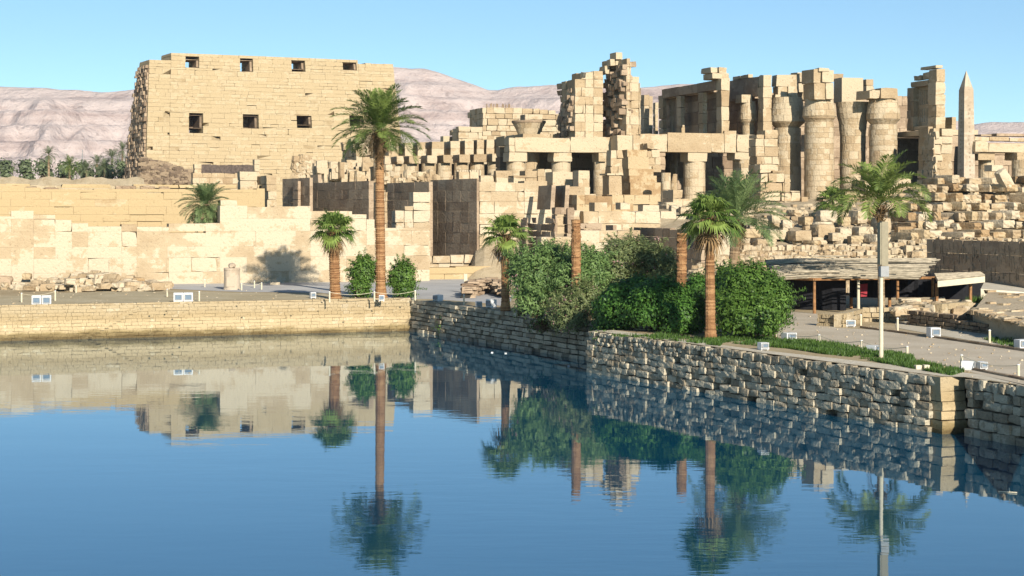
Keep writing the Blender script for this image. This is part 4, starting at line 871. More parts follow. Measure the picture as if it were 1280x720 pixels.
# colonnade at far right
wallthing("architrave", "long architrave of the low colonnade right of the obelisk", "architrave", M['sand'], (1219, 1330, 177, 190, 186, dict(D=2.6, ch=2, bl=5, jit=.05, pp=[(1219, 174), (1240, 178), (1262, 179), (1330, 178)])), (1219, 1330, 171, 176, 187, dict(D=2, ch=.8, bl=2.4, jit=.1, ruin=.15)))
wallthing("roof_slab", "thin dark roof edge above the low colonnade", "roof", M['brown'], (1246, 1330, 166.5, 170, 190, dict(D=2, ch=1, bl=6)), (1226, 1246, 167.5, 170, 190.5, dict(D=1.6, ch=1, bl=6)))
for (x0, x1, lab) in ((1222, 1243, "abacus block on the colonnade's column nearest the obelisk"), (1271, 1300, "abacus block on the colonnade's column at the picture's right edge")): abac(x0, x1, 190, 200, 186.6, lab)
column(1233, 200.3, 240, 188.4, 21, "colonnade column nearest the obelisk")
column(1279, 200, 245, 187, 30, "stout colonnade column at the right edge of the picture")
a = Acc(); v = vof(1230, 205); mason(a, U(1210, v), U(1340, v), v, v+2, G0, Z(178, 1230, v), ch=1.3, bl=3); tag(a.build("back_wall", M['brown']), "dark rear wall behind the low colonnade", "wall")
a = Acc(); v = vof(1230, 190); mason(a, U(1240, v), U(1330, v), v, v+5, Z(184, 1230, v), Z(181, 1230, v), ch=.6, bl=5, nv=3); tag(a.build("roof_slab", M['sand']), "ceiling slabs behind the low colonnade", "roof")
lump("pale slab resting across the colonnade opening", (1240, 1254, 206, 214, 178, dict(D=1.4, ch=2, bl=3)), mat='pale', name="stone_block")
a = Acc(); p = at(1255, 224, 172); boulder(a, p, (1.0, 1.1, 2.0), TH, .35, .04, 4, .7, .55); tag(a.build("stone_block", M['pale']), "leaning oval stone slab in front of the colonnade opening", "stone block")

# ------------------------------------------------------------------ stacked and fallen stone blocks, every one its own object
GRP = "stacked stone blocks below the obelisk"
def sblock(x0, x1, yt, yb, Y, label, mat='sand', D=1.3, yaw=0, group=GRP, rnd=.27):
    a = Acc(); w = (x1-x0)/F*Y*.97; h = (yb-yt)/F*Y*.97; c = at((x0+x1)/2, (yt+yb)/2, Y+D/2)
    boulder(a, c, (w*.92, D, h*.92), TH+yaw, rnd, .04, 4, R.uniform(.25, .85), R.uniform(-.03, .03)); return tag(a.build("stone_block", M[mat]), label, "stone block", group)
def ylab(mat): return {"sand": "honey coloured", "tan": "brownish", "pale": "pale"}[mat]
y = 219; row = 0
tiers = [(219, 230, 1160), (230.5, 240, 1150), (240.5, 252, 1140), (252.5, 263, 1128), (263.5, 275, 1120), (275.5, 286, 1120), (286.5, 299, 1120)]
pos = ["top tier", "second tier from the top", "third tier from the top", "fourth tier from the top", "fifth tier from the top", "second tier from the bottom", "bottom tier"]
for k, (yt, yb, xs_) in enumerate(tiers):
    x = xs_+R.uniform(0, 8); Y = 178-k*5.5
    while x < 1292:
        w = R.uniform(9, 23); mt = R.choice(('sand', 'tan', 'pale', 'tan', 'sand')); dy = R.uniform(-2.2, 2.2)
        if R.random() > .07:
            sblock(x, x+w, yt+dy+R.uniform(0, 2), yb+1.6+dy, Y+R.uniform(-1.2, 1.2), "%s %s squared block in the %s of the stacked rubble" % ("long" if w > 17 else ("medium" if w > 12.5 else "short"), ylab(mt), pos[k]), mt, R.uniform(2.4, 3.4), R.uniform(-.35, .35))
        x += w+R.uniform(-1.2, .8)
GRP2 = "fallen blocks at the feet of the great columns"
fb = [(960, 975, 268, 282), (976, 990, 274, 286), (922, 940, 262, 272), (925, 952, 285, 298), (955, 985, 286, 300), (986, 1012, 287, 302), (963, 992, 278, 285), (1000, 1014, 270, 282), (1014, 1042, 279, 299), (1045, 1063, 284, 300), (1064, 1080, 262, 281), (1048, 1062, 270, 283), (1066, 1090, 282, 300), (1090, 1112, 270, 298), (1112, 1130, 263, 282), (1118, 1142, 282, 300), (1098, 1118, 252, 268), (1020, 1046, 262, 278), (1028, 1050, 250, 262), (1082, 1098, 258, 270), (896, 915, 285, 298), (905, 922, 274, 285), (941, 958, 272, 284), (1130, 1150, 268, 283), (826, 842, 252, 262), (836, 852, 256, 266), (848, 866, 258, 268), (866, 884, 262, 273), (884, 902, 262, 272), (900, 920, 266, 276), (1036, 1052, 290, 302), (1060, 1078, 294, 304), (1140, 1158, 288, 300), (1084, 1100, 292, 304), (985, 1002, 262, 271), (1008, 1022, 300, 308), (940, 958, 298, 308)]
for i, (x0, x1, yt, yb) in enumerate(fb):
    mt = ('sand', 'pale', 'sand', 'tan')[i % 4]; Y = 176-(yb-258)*.62
    sblock(x0, x1, yt, yb, Y, "%s %s fallen block %s" % ("long" if x1-x0 > 22 else ("wide" if x1-x0 > 17 else "small"), ylab(mt), "by the shaded feet of the great columns" if x0 < 1060 else "behind the young date palm"), mt, 1.6, R.uniform(-.3, .3), GRP2, .32)
a = Acc(); p = at(1028, 289, 153); a.lathe((p.x, p.y, p.z-.7), [(1.0, 0), (1.0, .7), (.86, 1.35), (.8, 1.5)], 20, .6, .02); tag(a.build("column_drum", M['pale']), "large pale column drum lying upright left of the young date palm", "column drum")
a = Acc()
for k in range(900):
    px = R.uniform(880, 1300); Y = R.uniform(126, 186); z_ = float(hmound(px, Y)); X_ = al(px)*Y; s_ = R.uniform(.25, .8)
    boulder(a, (X_, Y, z_+s_*.2), (s_*R.uniform(.8, 1.7), s_, s_*.7), R.random()*3, .35, .08, 2, R.random())
tag(a.build("rubble", M['sand']), "small broken rubble strewn between the larger fallen blocks", "rubble", kind='stuff')
# mason's yard: rows of small fragments on low benches
a = Acc()
for k in range(2300):
    px = R.uniform(868, 1060) if R.random() < .8 else R.uniform(1060, 1160); Yr = R.choice((117, 119.5, 122.5, 126, 130, 134.5, 139, 143)); Y = Yr+R.uniform(-.35, .35); z_ = float(hmound(px, Y)); s_ = R.uniform(.16, .5)
    boulder(a, (al(px)*Y, Y, z_+.25+s_*.3), (s_*R.uniform(.7, 1.8), s_, s_*R.uniform(.6, 1.3)), R.random()*3, .2, .08, 2, R.random())
tag(a.build("stone_fragments", M['sand']), "rows of small carved fragments laid out on benches behind the round bush", "stone fragments", kind='stuff')
for i, (Yr, lab) in enumerate(((118.3, "nearest low stone bench in the fragment yard"), (122.5, "second low stone bench in the fragment yard"), (130, "third low stone bench in the fragment yard"), (139, "rear low stone bench in the fragment yard"))):
    a = Acc()
    for k in range(36):
        px = 872+k*5.3; Y = Yr+R.uniform(-.2, .2); z_ = float(hmound(px, Y)); a.box((al(px)*Y, Y, z_-.3), (5.2/F*Y, .8, .62+R.uniform(-.1, .1)), R.uniform(-.08, .08), R.random(), .04)
    tag(a.build("stone_bench", M['brown' if i % 2 else 'sand']), lab, "stone bench")
# big shaded relief wall at the right
rw = wallthing("relief_wall", "large dark carved wall at the right edge behind the shelter", "wall", M['brown'], (1300, 1306, 303, 372, 112, dict(xl=1158, ch=.9, bl=2.2, gap=.02, jit=.02, tv=.3)))
pv = vof(1300, 112); u_ = U(1300, pv)-.035; a = Acc()
for k in range(150):
    vq = pv+R.uniform(.3, dspan(1300, 1160, pv)-.3); zq = R.uniform(3.2, 5.3); w_, h_ = R.choice(((.05, .5), (.04, .3), (.25, .05), (.12, .12), (.06, .7))); P = []
    for zz in (zq, zq+h_*R.uniform(.6, 1.2)):
        for (uu, vx) in ((u_, vq), (u_+.04, vq), (u_+.04, vq+w_), (u_, vq+w_)): P.append((*xy(uu, vx), zz))
    a.hexa(P, .9)
a.build("relief_carving", M['brown'], rw)
a = Acc()
for k in range(46):
    px = R.uniform(1160, 1290); v_ = pv+dspan(1300, px, pv); u2 = U(1300, pv)+.4; boulder(a, (*xy(u2+R.uniform(-.2, .6), v_), Z(303, 1300, pv)+.1), (R.uniform(.2, .45), R.uniform(.2, .4), R.uniform(.1, .25)), R.random(), .4, .1, 2, R.random())
tag(a.build("loose_stones", M['sand']), "loose stones scattered along the top of the large dark carved wall", "stones", kind='stuff')
# wall rubble at the foot of the left court wall
a = Acc()
for k in range(520):
    px = min(205, max(-20, R.gauss(115, 40))); py = R.uniform(344, 364); Y = F*(H-G0)/(362-HZ+R.uniform(-4, 3)); z_ = G0+(364-py)/F*Y*R.uniform(.2, 1)*max(.15, 1-abs(px-112)/110); s_ = R.uniform(.2, .75)
    boulder(a, (al(px)*Y, Y+R.uniform(0, 2.), z_+s_*.15), (s_*R.uniform(.8, 1.8), s_, s_*R.uniform(.5, .9)), R.random()*3, .3, .09, 2, R.random())
tag(a.build("rubble", M['pale']), "heap of small broken stones at the foot of the long low wall", "rubble", kind='stuff')
GL = "large stones at the foot of the long low wall"
for (x0, x1, yt, yb, mt, lab) in ((-20, 17, 344, 362, 'brown', "big dark boulder at the left edge below the long low wall"), (28, 40, 341, 350, 'tan', "rounded reddish stone on top of the heap at the left"), (46, 70, 347, 359, 'sand', "long flat stone in the heap right of the reddish one"), (18, 50, 352, 366, 'pale', "pale slab low in the heap next to the dark boulder"), (164, 181, 346, 360, 'tan', "squat brown stone at the right end of the heap"), (181, 196, 350, 360, 'pale', "flat pale block at the right tip of the heap")):
    sblock(x0, x1, yt, yb, 138, lab, mt, 1.2, R.uniform(-.3, .3), GL, .3)
# ------------------------------------------------------------------ palms, shrubs, grass
def frames(d):
    d = d/np.linalg.norm(d); up = np.array([0, 0, 1.]); s = np.cross(d, up); n_ = np.linalg.norm(s)
    s = s/n_ if n_ > 1e-4 else np.array([1., 0, 0]); return d, s, np.cross(s, d)
def trunk_mesh(acc, base, top, r0, r1, ring=.15, n=12, bump=.05, sway=.0, flare=1.35, rag=.0):
    base, top = Vector(base), Vector(top); L = (top-base).length; k = max(6, int(L/ring*2)); pts = []; rad = []; tn = []
    side = Vector((R.uniform(-1, 1), R.uniform(-1, 1), 0))*sway
    for i in range(k+1):
        t = i/k; p = base.lerp(top, t)+side*math.sin(t*math.pi); pts.append(p)
        r = r0+(r1-r0)*t; r *= 1+(flare-1)*max(0, 1-t*L/.9)**2
        rad.append(r*(1+bump*(1 if i % 2 else -1)+R.uniform(-bump, bump)*.5)); tn.append(R.uniform(.2, .8))
    b0 = acc.n; acc.tube(pts, rad, n, tn)
    for A in acc.V[-(k+3):]: A += NR.normal(0, r0*.025+rag, A.shape).astype(np.float32)
def date_crown(acc, top, Lf, nf=60, seed=1, e_hi=82, e_lo=-35, nl=46, lw=.085, droop=1.0, leaf=.27, ranges=None, tint=(.2, .9)):
    rg = np.random.default_rng(seed); top = np.array(top)
    for i in range(nf):
        f = (i+.5)/nf; az = i*2.39996+rg.uniform(-.25, .25); e = math.radians(e_hi+(e_lo-e_hi)*f**1.05+rg.uniform(-7, 7)); L = Lf*rg.uniform(.85, 1.1)*(.84+.16*min(1, f*2.2))
        ns = 14; p = top+np.array([math.cos(az), math.sin(az), 0])*.12+np.array([0, 0, .3*(1-f)]); P = [p]; el = e
        for k in range(ns):
            el -= droop*(.035+.10*(k/ns)**1.4)*(.45+.65*min(1, f*2.5)); d = np.array([math.cos(az)*math.cos(el), math.sin(az)*math.cos(el), math.sin(el)]); p = p+d*L/ns; P.append(p)
        P = np.array(P); s_ = np.linspace(0, 1, ns+1); sh = tint[0]+(tint[1]-tint[0])*rg.random()
        # midrib
        for k in range(ns):
            d, s, u = frames(P[k+1]-P[k]); w = .045*(1-k/ns)+.008; w2 = .045*(1-(k+1)/ns)+.008
            b = acc.verts([P[k]-s*w, P[k]+s*w, P[k+1]+s*w2, P[k+1]-s*w2]); acc.quads([[b, b+1, b+2, b+3]], min(1, sh+.15))
        V_ = []; q = 0
        for j in range(nl):
            t = .14+.86*(j+.5)/nl; x = t*ns; k = min(ns-1, int(x)); c = P[k]+(P[k+1]-P[k])*(x-k); d, s, u = frames(P[k+1]-P[k])
            ln = leaf*Lf*(math.sin(math.pi*min(1, (t*.86+.10)))**.7)*rg.uniform(.85, 1.1)
            for sg in (-1, 1):
                a_ = math.radians(rg.uniform(38, 58)); v_ = rg.uniform(.1, .55)
                dd = d*math.cos(a_)+s*sg*math.sin(a_)*math.cos(v_)+u*math.sin(a_)*math.sin(v_); m_ = c+dd*ln*.5; e_ = c+dd*ln+np.array([0, 0, -.14*ln]); wv = d*lw*.5*Lf/3.6
                V_ += [c-wv*.6, m_-wv, e_, m_+wv]; q += 1
        b = acc.verts(V_); idx = np.arange(q*4).reshape(-1, 4)+b; acc.quads(idx, np.clip(sh+rg.uniform(-.2, .2, q), 0, 1))
def fan_crown(acc, top, Rl, nl=34, seed=1, e_hi=80, e_lo=-40, seg=30, tint=(.2, 1.), pet=.52, droop=.5):
    rg = np.random.default_rng(seed); top = np.array(top)
    for i in range(nl):
        f = (i+.5)/nl; az = i*2.39996+rg.uniform(-.3, .3); e = math.radians(e_hi+(e_lo-e_hi)*f+rg.uniform(-8, 8)); Lp = Rl*pet*rg.uniform(.8, 1.1)*(.7+.3*min(1, 2*f))
        d = np.array([math.cos(az)*math.cos(e), math.sin(az)*math.cos(e), math.sin(e)]); d, s, u = frames(d); h0 = top+d*.1; h = top+d*Lp+np.array([0, 0, -.06*Lp])
        w = .035; b = acc.verts([h0-s*w, h0+s*w, h+s*w*.6, h-s*w*.6]); sh = tint[0]+(tint[1]-tint[0])*rg.random(); acc.quads([[b, b+1, b+2, b+3]], min(1, sh+.2))
        Lb = Rl*(1-pet)*1.15; V_ = []; q = 0
        for j in range(seg):
            a_ = math.radians(-125+250*(j+.5)/seg); dd = d*math.cos(a_)+s*math.sin(a_)+u*(.22*abs(math.sin(a_))); dd /= np.linalg.norm(dd); l_ = Lb*(1-.22*abs(a_)/2.2)*rg.uniform(.88, 1.08); sd = np.cross(dd, u); sd /= np.linalg.norm(sd)+1e-6; wd = l_*.05
            m_ = h+dd*l_*.55; e_ = h+dd*l_+np.array([0, 0, -droop*l_*rg.uniform(.4, 1.2)]); V_ += [h, m_-sd*wd+u*.02, e_, m_+sd*wd]; q += 1
        b = acc.verts(V_); acc.quads(np.arange(q*4).reshape(-1, 4)+b, np.clip(sh+rg.uniform(-.18, .18, q), 0, 1))
def palm(name, label, base, top, r0, r1, kind, Lf, nf, seed, bark='trunk', leafm='date', dead=10, bump=.035, group=None, cat="palm tree", dkind=None, **kw):
    root = thing(name, label, cat, base, group); a = Acc(); trunk_mesh(a, base, top, r0, r1, bump=bump); a.build("trunk", M[bark], root)
    a = Acc(); (date_crown if kind == 'date' else fan_crown)(a, top, Lf, nf, seed, **kw); a.build("crown", M[leafm], root)
    if dead:
        a = Acc(); t2 = Vector(top)-Vector((0, 0, .25))
        if (dkind or kind) == 'date': date_crown(a, t2, Lf*.62, dead, seed+50, e_hi=-38, e_lo=-75, nl=26, lw=.06, leaf=.2)
        else: fan_crown(a, t2, Lf*.8, dead, seed+50, e_hi=-48, e_lo=-78, seg=14, droop=.7)
        # old leaf bases
        for k in range(46):
            az = k*2.4; z_ = -R.random()*.9; p = Vector(top)+Vector((math.cos(az)*r1*.9, math.sin(az)*r1*.9, z_-.1)); q = p+Vector((math.cos(az)*.26, math.sin(az)*.26, .30)); a.tube([p, q], [.05, .02], 4, R.random())
        a.build("dead_fronds", M['dead'], root)
    return root
# the tall date palm and its fan palm neighbour on the far bank
Yp = 121.; b = at(476, 377, Yp); b.z = G0; t = at(474, 163, Yp)
palm("date_palm", "tallest date palm with a long straight trunk, standing between two small shrubs", b, t, .35, .27, 'date', 3.35, 62, 3, dead=34, e_hi=84, e_lo=-16, nl=46, droop=.85, tint=(.1, 1.))
b = at(419, 376, 119.5); b.z = G0; t = at(417, 287, 119.5)
palm("fan_palm", "short fan palm with a thick shaggy brown trunk, left of the tallest date palm", b, t, .34, .36, 'fan', 1.85, 30, 5, e_lo=-30, dead=12, leafm='fan', bump=.07, bark='trunk')
b = at(632, 388, 105.); b.z = G0; t = at(631, 293, 105.)
palm("fan_palm", "slim fan palm with an orange trunk left of the big flowering bush", b, t, .25, .21, 'fan', 1.75, 26, 8, e_lo=-30, dead=5, leafm='fan', bump=.025)
b = at(888, 425, 81.5); b.z = G0; t = at(887, 273, 81.5)
palm("fan_palm", "near fan palm with a straight orange trunk beside the clipped hedge", b, t, .24, .20, 'fan', 1.72, 28, 12, e_lo=-32, dead=8, leafm='fan', bump=.02)
b = at(914, 398, 93.); b.z = G0; t = at(921, 274, 93.)
palm("date_palm", "grey green date palm rising behind the round bush, with spreading feathery fronds", b, t, .30, .27, 'date', 2.75, 54, 21, dead=10, leafm='bdate', bark='trunk2', e_hi=80, e_lo=-14, nl=44, droop=.75, lw=.08)
b = at(1102, 392, 100.); b.z = G0; t = at(1100, 256, 100.)
palm("date_palm", "young date palm with long arching fronds above the shelter and the loudspeaker pole", b, t, .20, .17, 'date', 3.4, 30, 33, dead=3, leafm='date', bark='trunk2', e_hi=82, e_lo=18, nl=56, droop=1.55, tint=(.35, 1.))
b = at(1043, 290, 166.); b.z = 5.5; t = at(1041, 250, 166.)
palm("fan_palm", "small pale green palm left of the young date palm, before the great columns", b, t, .15, .13, 'fan', 2.0, 24, 37, dead=0, leafm='fan', bark='trunk2')
b = at(257, 285, 146.5); t = at(257, 258, 147.5); b.z = t.z-1.2
palm("date_palm", "short bushy date palm without a visible trunk growing on the court wall top", b, t, .35, .35, 'date', 2.3, 80, 41, dead=16, leafm='bdate', bark='trunk2', e_hi=80, e_lo=-48, nl=40, droop=.9)
# dead trunks
for (px, yb, yt, Y, r, lab) in ((720, 400, 275, 96., .26, "dead rusty palm stump without a crown standing behind the big flowering bush"), (852, 400, 291, 92.5, .27, "dead rusty palm stump without a crown standing behind the clipped hedge")):
    b = at(px, yb, Y); b.z = G0; a = Acc(); trunk_mesh(a, b, at(px, yt, Y), r, r*.95, bump=.022, rag=.012); tag(a.build("palm_stump", M['trunk'], loc=b), lab, "palm stump")

def leaves(acc, P, Nn, size, asp=.45, seed=1, tint=None, up=.25, spread=.62, curl=.0):
    """Many single leaf faces at points P, roughly facing Nn."""
    rg = np.random.default_rng(seed); n_ = len(P); nn_ = Nn+rg.normal(0, spread*.6, (n_, 3)); nn_[:, 2] += up; nn_ /= np.linalg.norm(nn_, axis=1, keepdims=True)+1e-9
    r_ = rg.normal(0, 1, (n_, 3)); a_ = np.cross(nn_, r_); a_ /= np.linalg.norm(a_, axis=1, keepdims=True)+1e-9; b_ = np.cross(nn_, a_)
    s = size*rg.uniform(.6, 1.3, (n_, 1)); A_ = a_*s; B_ = b_*s*asp
    V_ = np.stack([P-A_, P-B_*1.0+A_*.1, P+A_, P+B_*1.0+A_*.1], 1).reshape(-1, 3); b = acc.verts(V_)
    t_ = rg.random(n_) if tint is None else tint; acc.quads(np.arange(n_*4).reshape(-1, 4)+b, np.clip(t_, 0, 1))
def blob_points(ells, n_, seed, clump=.22, per=26, lo=.72):
    """Leaf positions gathered in clumps over the union of ellipsoids (centre, radii)."""
    rg = np.random.default_rng(seed); P = []; Nn = []; T = []; vol = np.array([e[1][0]*e[1][2]+e[1][1]*e[1][2] for e in ells]); vol = vol/vol.sum()
    for ei, e in enumerate(ells):
        k = int(n_*vol[ei]/per)+1; d = rg.normal(0, 1, (k, 3)); d /= np.linalg.norm(d, axis=1, keepdims=True); d[:, 2] = np.where(d[:, 2] < -.55, -d[:, 2], d[:, 2])
        rr = rg.uniform(lo, 1.04, (k, 1))*(1+.13*np.sin(d[:, :1]*5+ei)*np.cos(d[:, 2:]*6)); c = np.array(e[0])+d*rr*np.array(e[1]); ct = rg.normal(.5, .17, k)
        off = rg.normal(0, clump, (k, per, 3)); pts = c[:, None, :]+off; P.append(pts.reshape(-1, 3)); Nn.append(np.repeat(d, per, 0)+off.reshape(-1, 3)/clump*.35); T.append(np.repeat(ct, per)+rg.normal(0, .13, k*per))
    return np.concatenate(P), np.concatenate(Nn), np.concatenate(T)
def bush(name, label, ells, n_, size, mat, seed, cat="bush", asp=.45, clump=.2, per=26, stems=6, flowers=0, base=None, sprays=0, up=.25, zmin=None, lo=.72):
    c = np.mean([e[0] for e in ells], 0); bp = base or (float(c[0]), float(c[1]), G0); root = thing(name, label, cat, bp)
    P, Nn, T = blob_points(ells, n_, seed, clump, per, lo)
    if zmin is not None: k = P[:, 2] > zmin; P, Nn, T = P[k], Nn[k], T[k]
    a = Acc(); leaves(a, P, Nn, size, asp, seed, T, up)
    rg = np.random.default_rng(seed+3)
    for i in range(sprays):
        e = ells[rg.integers(len(ells))]; d = rg.normal(0, 1, 3); d[2] = abs(d[2])*1.2+.3; d /= np.linalg.norm(d); o = np.array(e[0])+d*np.array(e[1])*.8; L = rg.uniform(.5, 1.15); q = np.linspace(0, 1, 30); pts = o+d*L*q[:, None]+np.array([0, 0, -.22])*(q[:, None]**2)*L
        leaves(a, np.repeat(pts, 2, 0)+rg.normal(0, .045, (60, 3)), np.repeat(d[None], 60, 0)+rg.normal(0, .8, (60, 3)), size*1.1, .22, seed+i, rg.normal(.55, .15, 60), 0)
    a.build("foliage", M[mat], root); a = Acc()
    for e in ells:
        for k in range(stems):
            d = rg.normal(0, .5, 3); d[2] = 1; p1 = np.array(e[0])+d*np.array(e[1])*np.array([.6, .6, .5]); p0 = np.array([e[0][0]+rg.normal(0, .15), e[0][1]+rg.normal(0, .15), bp[2]]); a.tube([p0, (p0+p1)/2+rg.normal(0, .1, 3), p1], [.05, .035, .015], 5)
        # dense twig heart that keeps the light out
        n2 = 500; d = rg.normal(0, 1, (n2, 3)); d /= np.linalg.norm(d, axis=1, keepdims=True); p = np.array(e[0])+d*np.array(e[1])*rg.uniform(.2, .66, (n2, 1)); leaves(a, p, d, .2, .7, seed+7)
    a.build("stems", M['stem'], root)
    if flowers:
        a = Acc(); k = rg.choice(len(P), flowers, p=None); PP = P[k]+Nn[k]*.06; cl = PP[rg.integers(0, max(2, flowers//7), flowers)]; PP = cl+rg.normal(0, .10, PP.shape); leaves(a, PP, Nn[k], .055, .9, seed+9); a.build("flowers", M['flower'], root)
    return root
def E(px, py, Y, rx, rz, ry=None):
    p = at(px, py, Y); s = Y/F; return ((p.x, p.y, p.z), (rx*s, (ry or rx)*s, rz*s))
bush("shrub", "small upright shrub to the left of the tallest date palm's trunk", [E(455, 342, 121.5, 15, 20, 14), E(450, 362, 121, 12, 12)], 5200, .10, 'bush', 51, stems=8, clump=.17, sprays=26)
bush("shrub", "small upright shrub to the right of the tallest date palm's trunk", [E(503, 348, 121.5, 16, 20, 14), E(505, 364, 121, 12, 10)], 5200, .10, 'bush', 52, stems=8, clump=.17, sprays=26)
bush("oleander", "large pink flowering oleander bush left of the clipped hedge, leaning over the quay wall", [E(676, 350, 99, 36, 42, 40), E(722, 362, 97.5, 36, 44, 40), E(700, 338, 100, 34, 30, 34), E(668, 378, 98, 24, 24), E(650, 340, 100, 16, 24), E(742, 340, 97.5, 22, 26, 30)], 30000, .11, 'olea', 61, asp=.28, clump=.22, flowers=160, sprays=150)
bush("oleander", "browner flowering oleander hanging low over the water beside the quay step", [E(712, 396, 95, 24, 26, 24), E(728, 382, 95.5, 20, 24, 24)], 7500, .10, 'rosy', 62, asp=.28, clump=.18, flowers=420, sprays=40)
bush("oleander", "tall pink flowering oleander behind the clipped hedge", [E(785, 330, 104, 32, 34, 30), E(815, 338, 103, 26, 32, 26), E(768, 345, 102, 20, 34, 30), E(838, 352, 100, 14, 26, 22)], 17000, .11, 'rosy', 63, asp=.3, clump=.22, flowers=480, sprays=90)
bush("hedge", "broad dense clipped green hedge above the near quay wall", [E(790, 384, 89.5, 40, 34, 36), E(826, 386, 87.5, 40, 34, 36), E(850, 400, 85.8, 22, 24, 26), E(768, 396, 91, 26, 28, 32), E(808, 372, 89.5, 34, 22, 30)], 42000, .085, 'hedge', 64, asp=.55, clump=.15, per=20, stems=3, lo=.82)
bush("bush", "round leafy green bush right of the near fan palm's trunk", [E(936, 372, 84, 40, 38, 38), E(962, 382, 83, 26, 32, 32), E(925, 396, 82.5, 32, 28, 30), E(945, 400, 82, 30, 24, 28), E(908, 362, 86, 18, 24, 26)], 34000, .085, 'bush', 65, asp=.5, clump=.19, sprays=70)
bush("shrub", "low green shrub squeezed between the dead stump and the near fan palm", [E(872, 366, 90, 14, 20, 18), E(872, 398, 87, 14, 22, 18)], 6000, .09, 'hedge', 66, clump=.16, stems=3)
# weeds on the quay walls
for (px, py, Y, rx, rz, lab) in ((332, 412, 115.2, 7, 5, "small green weed at the waterline of the far quay wall"), (676, 407, 98.5, 14, 8, "low green weed tuft at the foot of the flowering bush above the shadowed quay"), (553, 411, 113.3, 4, 9, "thin green weed growing from the shadowed quay wall"), (752, 424, 87.3, 8, 6, "mossy tuft at the left end of the near quay wall"), (1023, 488, 71.9, 8, 6, "green weed sprouting low in the near quay wall")):
    bush("weed", lab, [E(px, py, Y, rx, rz)], 420, .07, 'grass', int(px), cat="plant", stems=1, base=tuple(at(px, py+rz, Y)))
# the grass strip and other grass
def inpoly(x, y, poly):
    c = np.zeros(len(x), bool); j = len(poly)-1
    for i in range(len(poly)):
        xi, yi = poly[i][0], poly[i][1]; xj, yj = poly[j][0], poly[j][1]; c ^= ((yi > y) != (yj > y)) & (x < (xj-xi)*(y-yi)/(yj-yi+1e-12)+xi); j = i
    return c
def grass(name, polyp, n_, h, seed, z0=G0, patch=.5):
    rg = np.random.default_rng(seed); poly = [gnd(p[0], p[1], z0) for p in polyp]; xs_ = [p.x for p in poly]; ys_ = [p.y for p in poly]
    x = rg.uniform(min(xs_), max(xs_), n_*3); y = rg.uniform(min(ys_), max(ys_), n_*3); k = inpoly(x, y, poly); x, y = x[k][:n_], y[k][:n_]
    dn = fbm(x*1.3, y*1.3, seed, 3); k = dn > patch*rg.uniform(.5, 1.1, len(x)); x, y = x[k], y[k]; n2 = len(x); dn = dn[k]
    az = rg.uniform(0, 6.28, n2); hh = h*rg.uniform(.4, 1.2, n2)*(.4+dn); ln = rg.uniform(.1, .7, n2)*hh; w = .02+.015*rg.random(n2); B0 = np.stack([x, y, np.full(n2, z0)], 1); s = np.stack([np.cos(az), np.sin(az), 0*az], 1)*w[:, None]; t_ = B0+np.stack([np.cos(az+1.3)*ln, np.sin(az+1.3)*ln, hh], 1)
    a = Acc(); b = a.verts(np.stack([B0-s, B0+s, t_], 1).reshape(-1, 3)); a.tris(np.arange(n2*3).reshape(-1, 3)+b, np.clip(.2+dn*.7+rg.normal(0, .15, n2), 0, 1)); return tag(a.build(name, M['grass'], loc=(0, 0, 0)), kind='stuff')
grass("grass", [(880, 426), (905, 422), (960, 424), (1015, 428), (1065, 433), (1110, 440), (1140, 446), (1146, 454), (1180, 459), (1206, 465), (1190, 470), (1150, 463), (1118, 457), (1060, 446), (1030, 443), (985, 436), (940, 432)], 24000, .2, 71, patch=.42)
grass("grass", [(1192, 372), (1250, 366), (1275, 368), (1262, 376), (1215, 380)], 5000, .4, 72, z0=2.5, patch=.4)
grass("grass", [(1228, 424), (1290, 428), (1330, 440), (1265, 436)], 2200, .2, 73, patch=.5)
grass("grass", [(760, 420), (868, 420), (905, 428), (900, 433), (830, 425)], 3500, .22, 74, patch=.42)
# far palm grove left of the pylon
def far_palm(px, ytop, Y, Lf, seed, label, nf=34, leafm='farveg'):
    t = at(px, ytop+Lf*F/Y*.72, Y); b = Vector((t.x, t.y, G0)); return palm("date_palm", label, b, t, .3, .25, 'date', Lf, nf, seed, dead=0, leafm=leafm, bark='trunk2', nl=20, lw=.12, group="far palms by the pylon", bump=.03)
far_palm(61, 185, 420, 2.4, 81, "slim far palm standing clear above the grove at the left"); far_palm(87, 196, 425, 2.8, 82, "broad far palm right of the slim one in the grove", leafm='date'); far_palm(121, 195, 440, 2.7, 83, "far palm in the grove midway to the pylon")
far_palm(140, 187, 450, 3.1, 84, "tall far palm crowding the pylon's left edge"); far_palm(153, 179, 470, 2.6, 85, "far palm tip just above the rest against the pylon's sloping edge"); far_palm(131, 200, 430, 2.8, 86, "low far palm beneath the tall one beside the pylon"); far_palm(108, 203, 430, 2.5, 87, "small far palm near the thin lattice mast")
rg_ = random.Random(5)
for k, px in enumerate(range(-22, 158, 25)):
    bush("far_tree", "dusty green tree in the distant tree line left of the pylon", [E(px+rg_.uniform(-4, 4), 214+rg_.uniform(-3, 3), 432+rg_.uniform(0, 30), rg_.uniform(8, 12), rg_.uniform(7, 12)), E(px+5, 221, 436, 9, 9)], 700, .5, 'farveg', 90+k, cat="tree", stems=1, clump=.5, per=14)["group"] = "distant tree line"
for o in COL.objects:
    if o.get("group") == "distant tree line": o["label"] = "dusty green tree in the distant tree line left of the pylon"
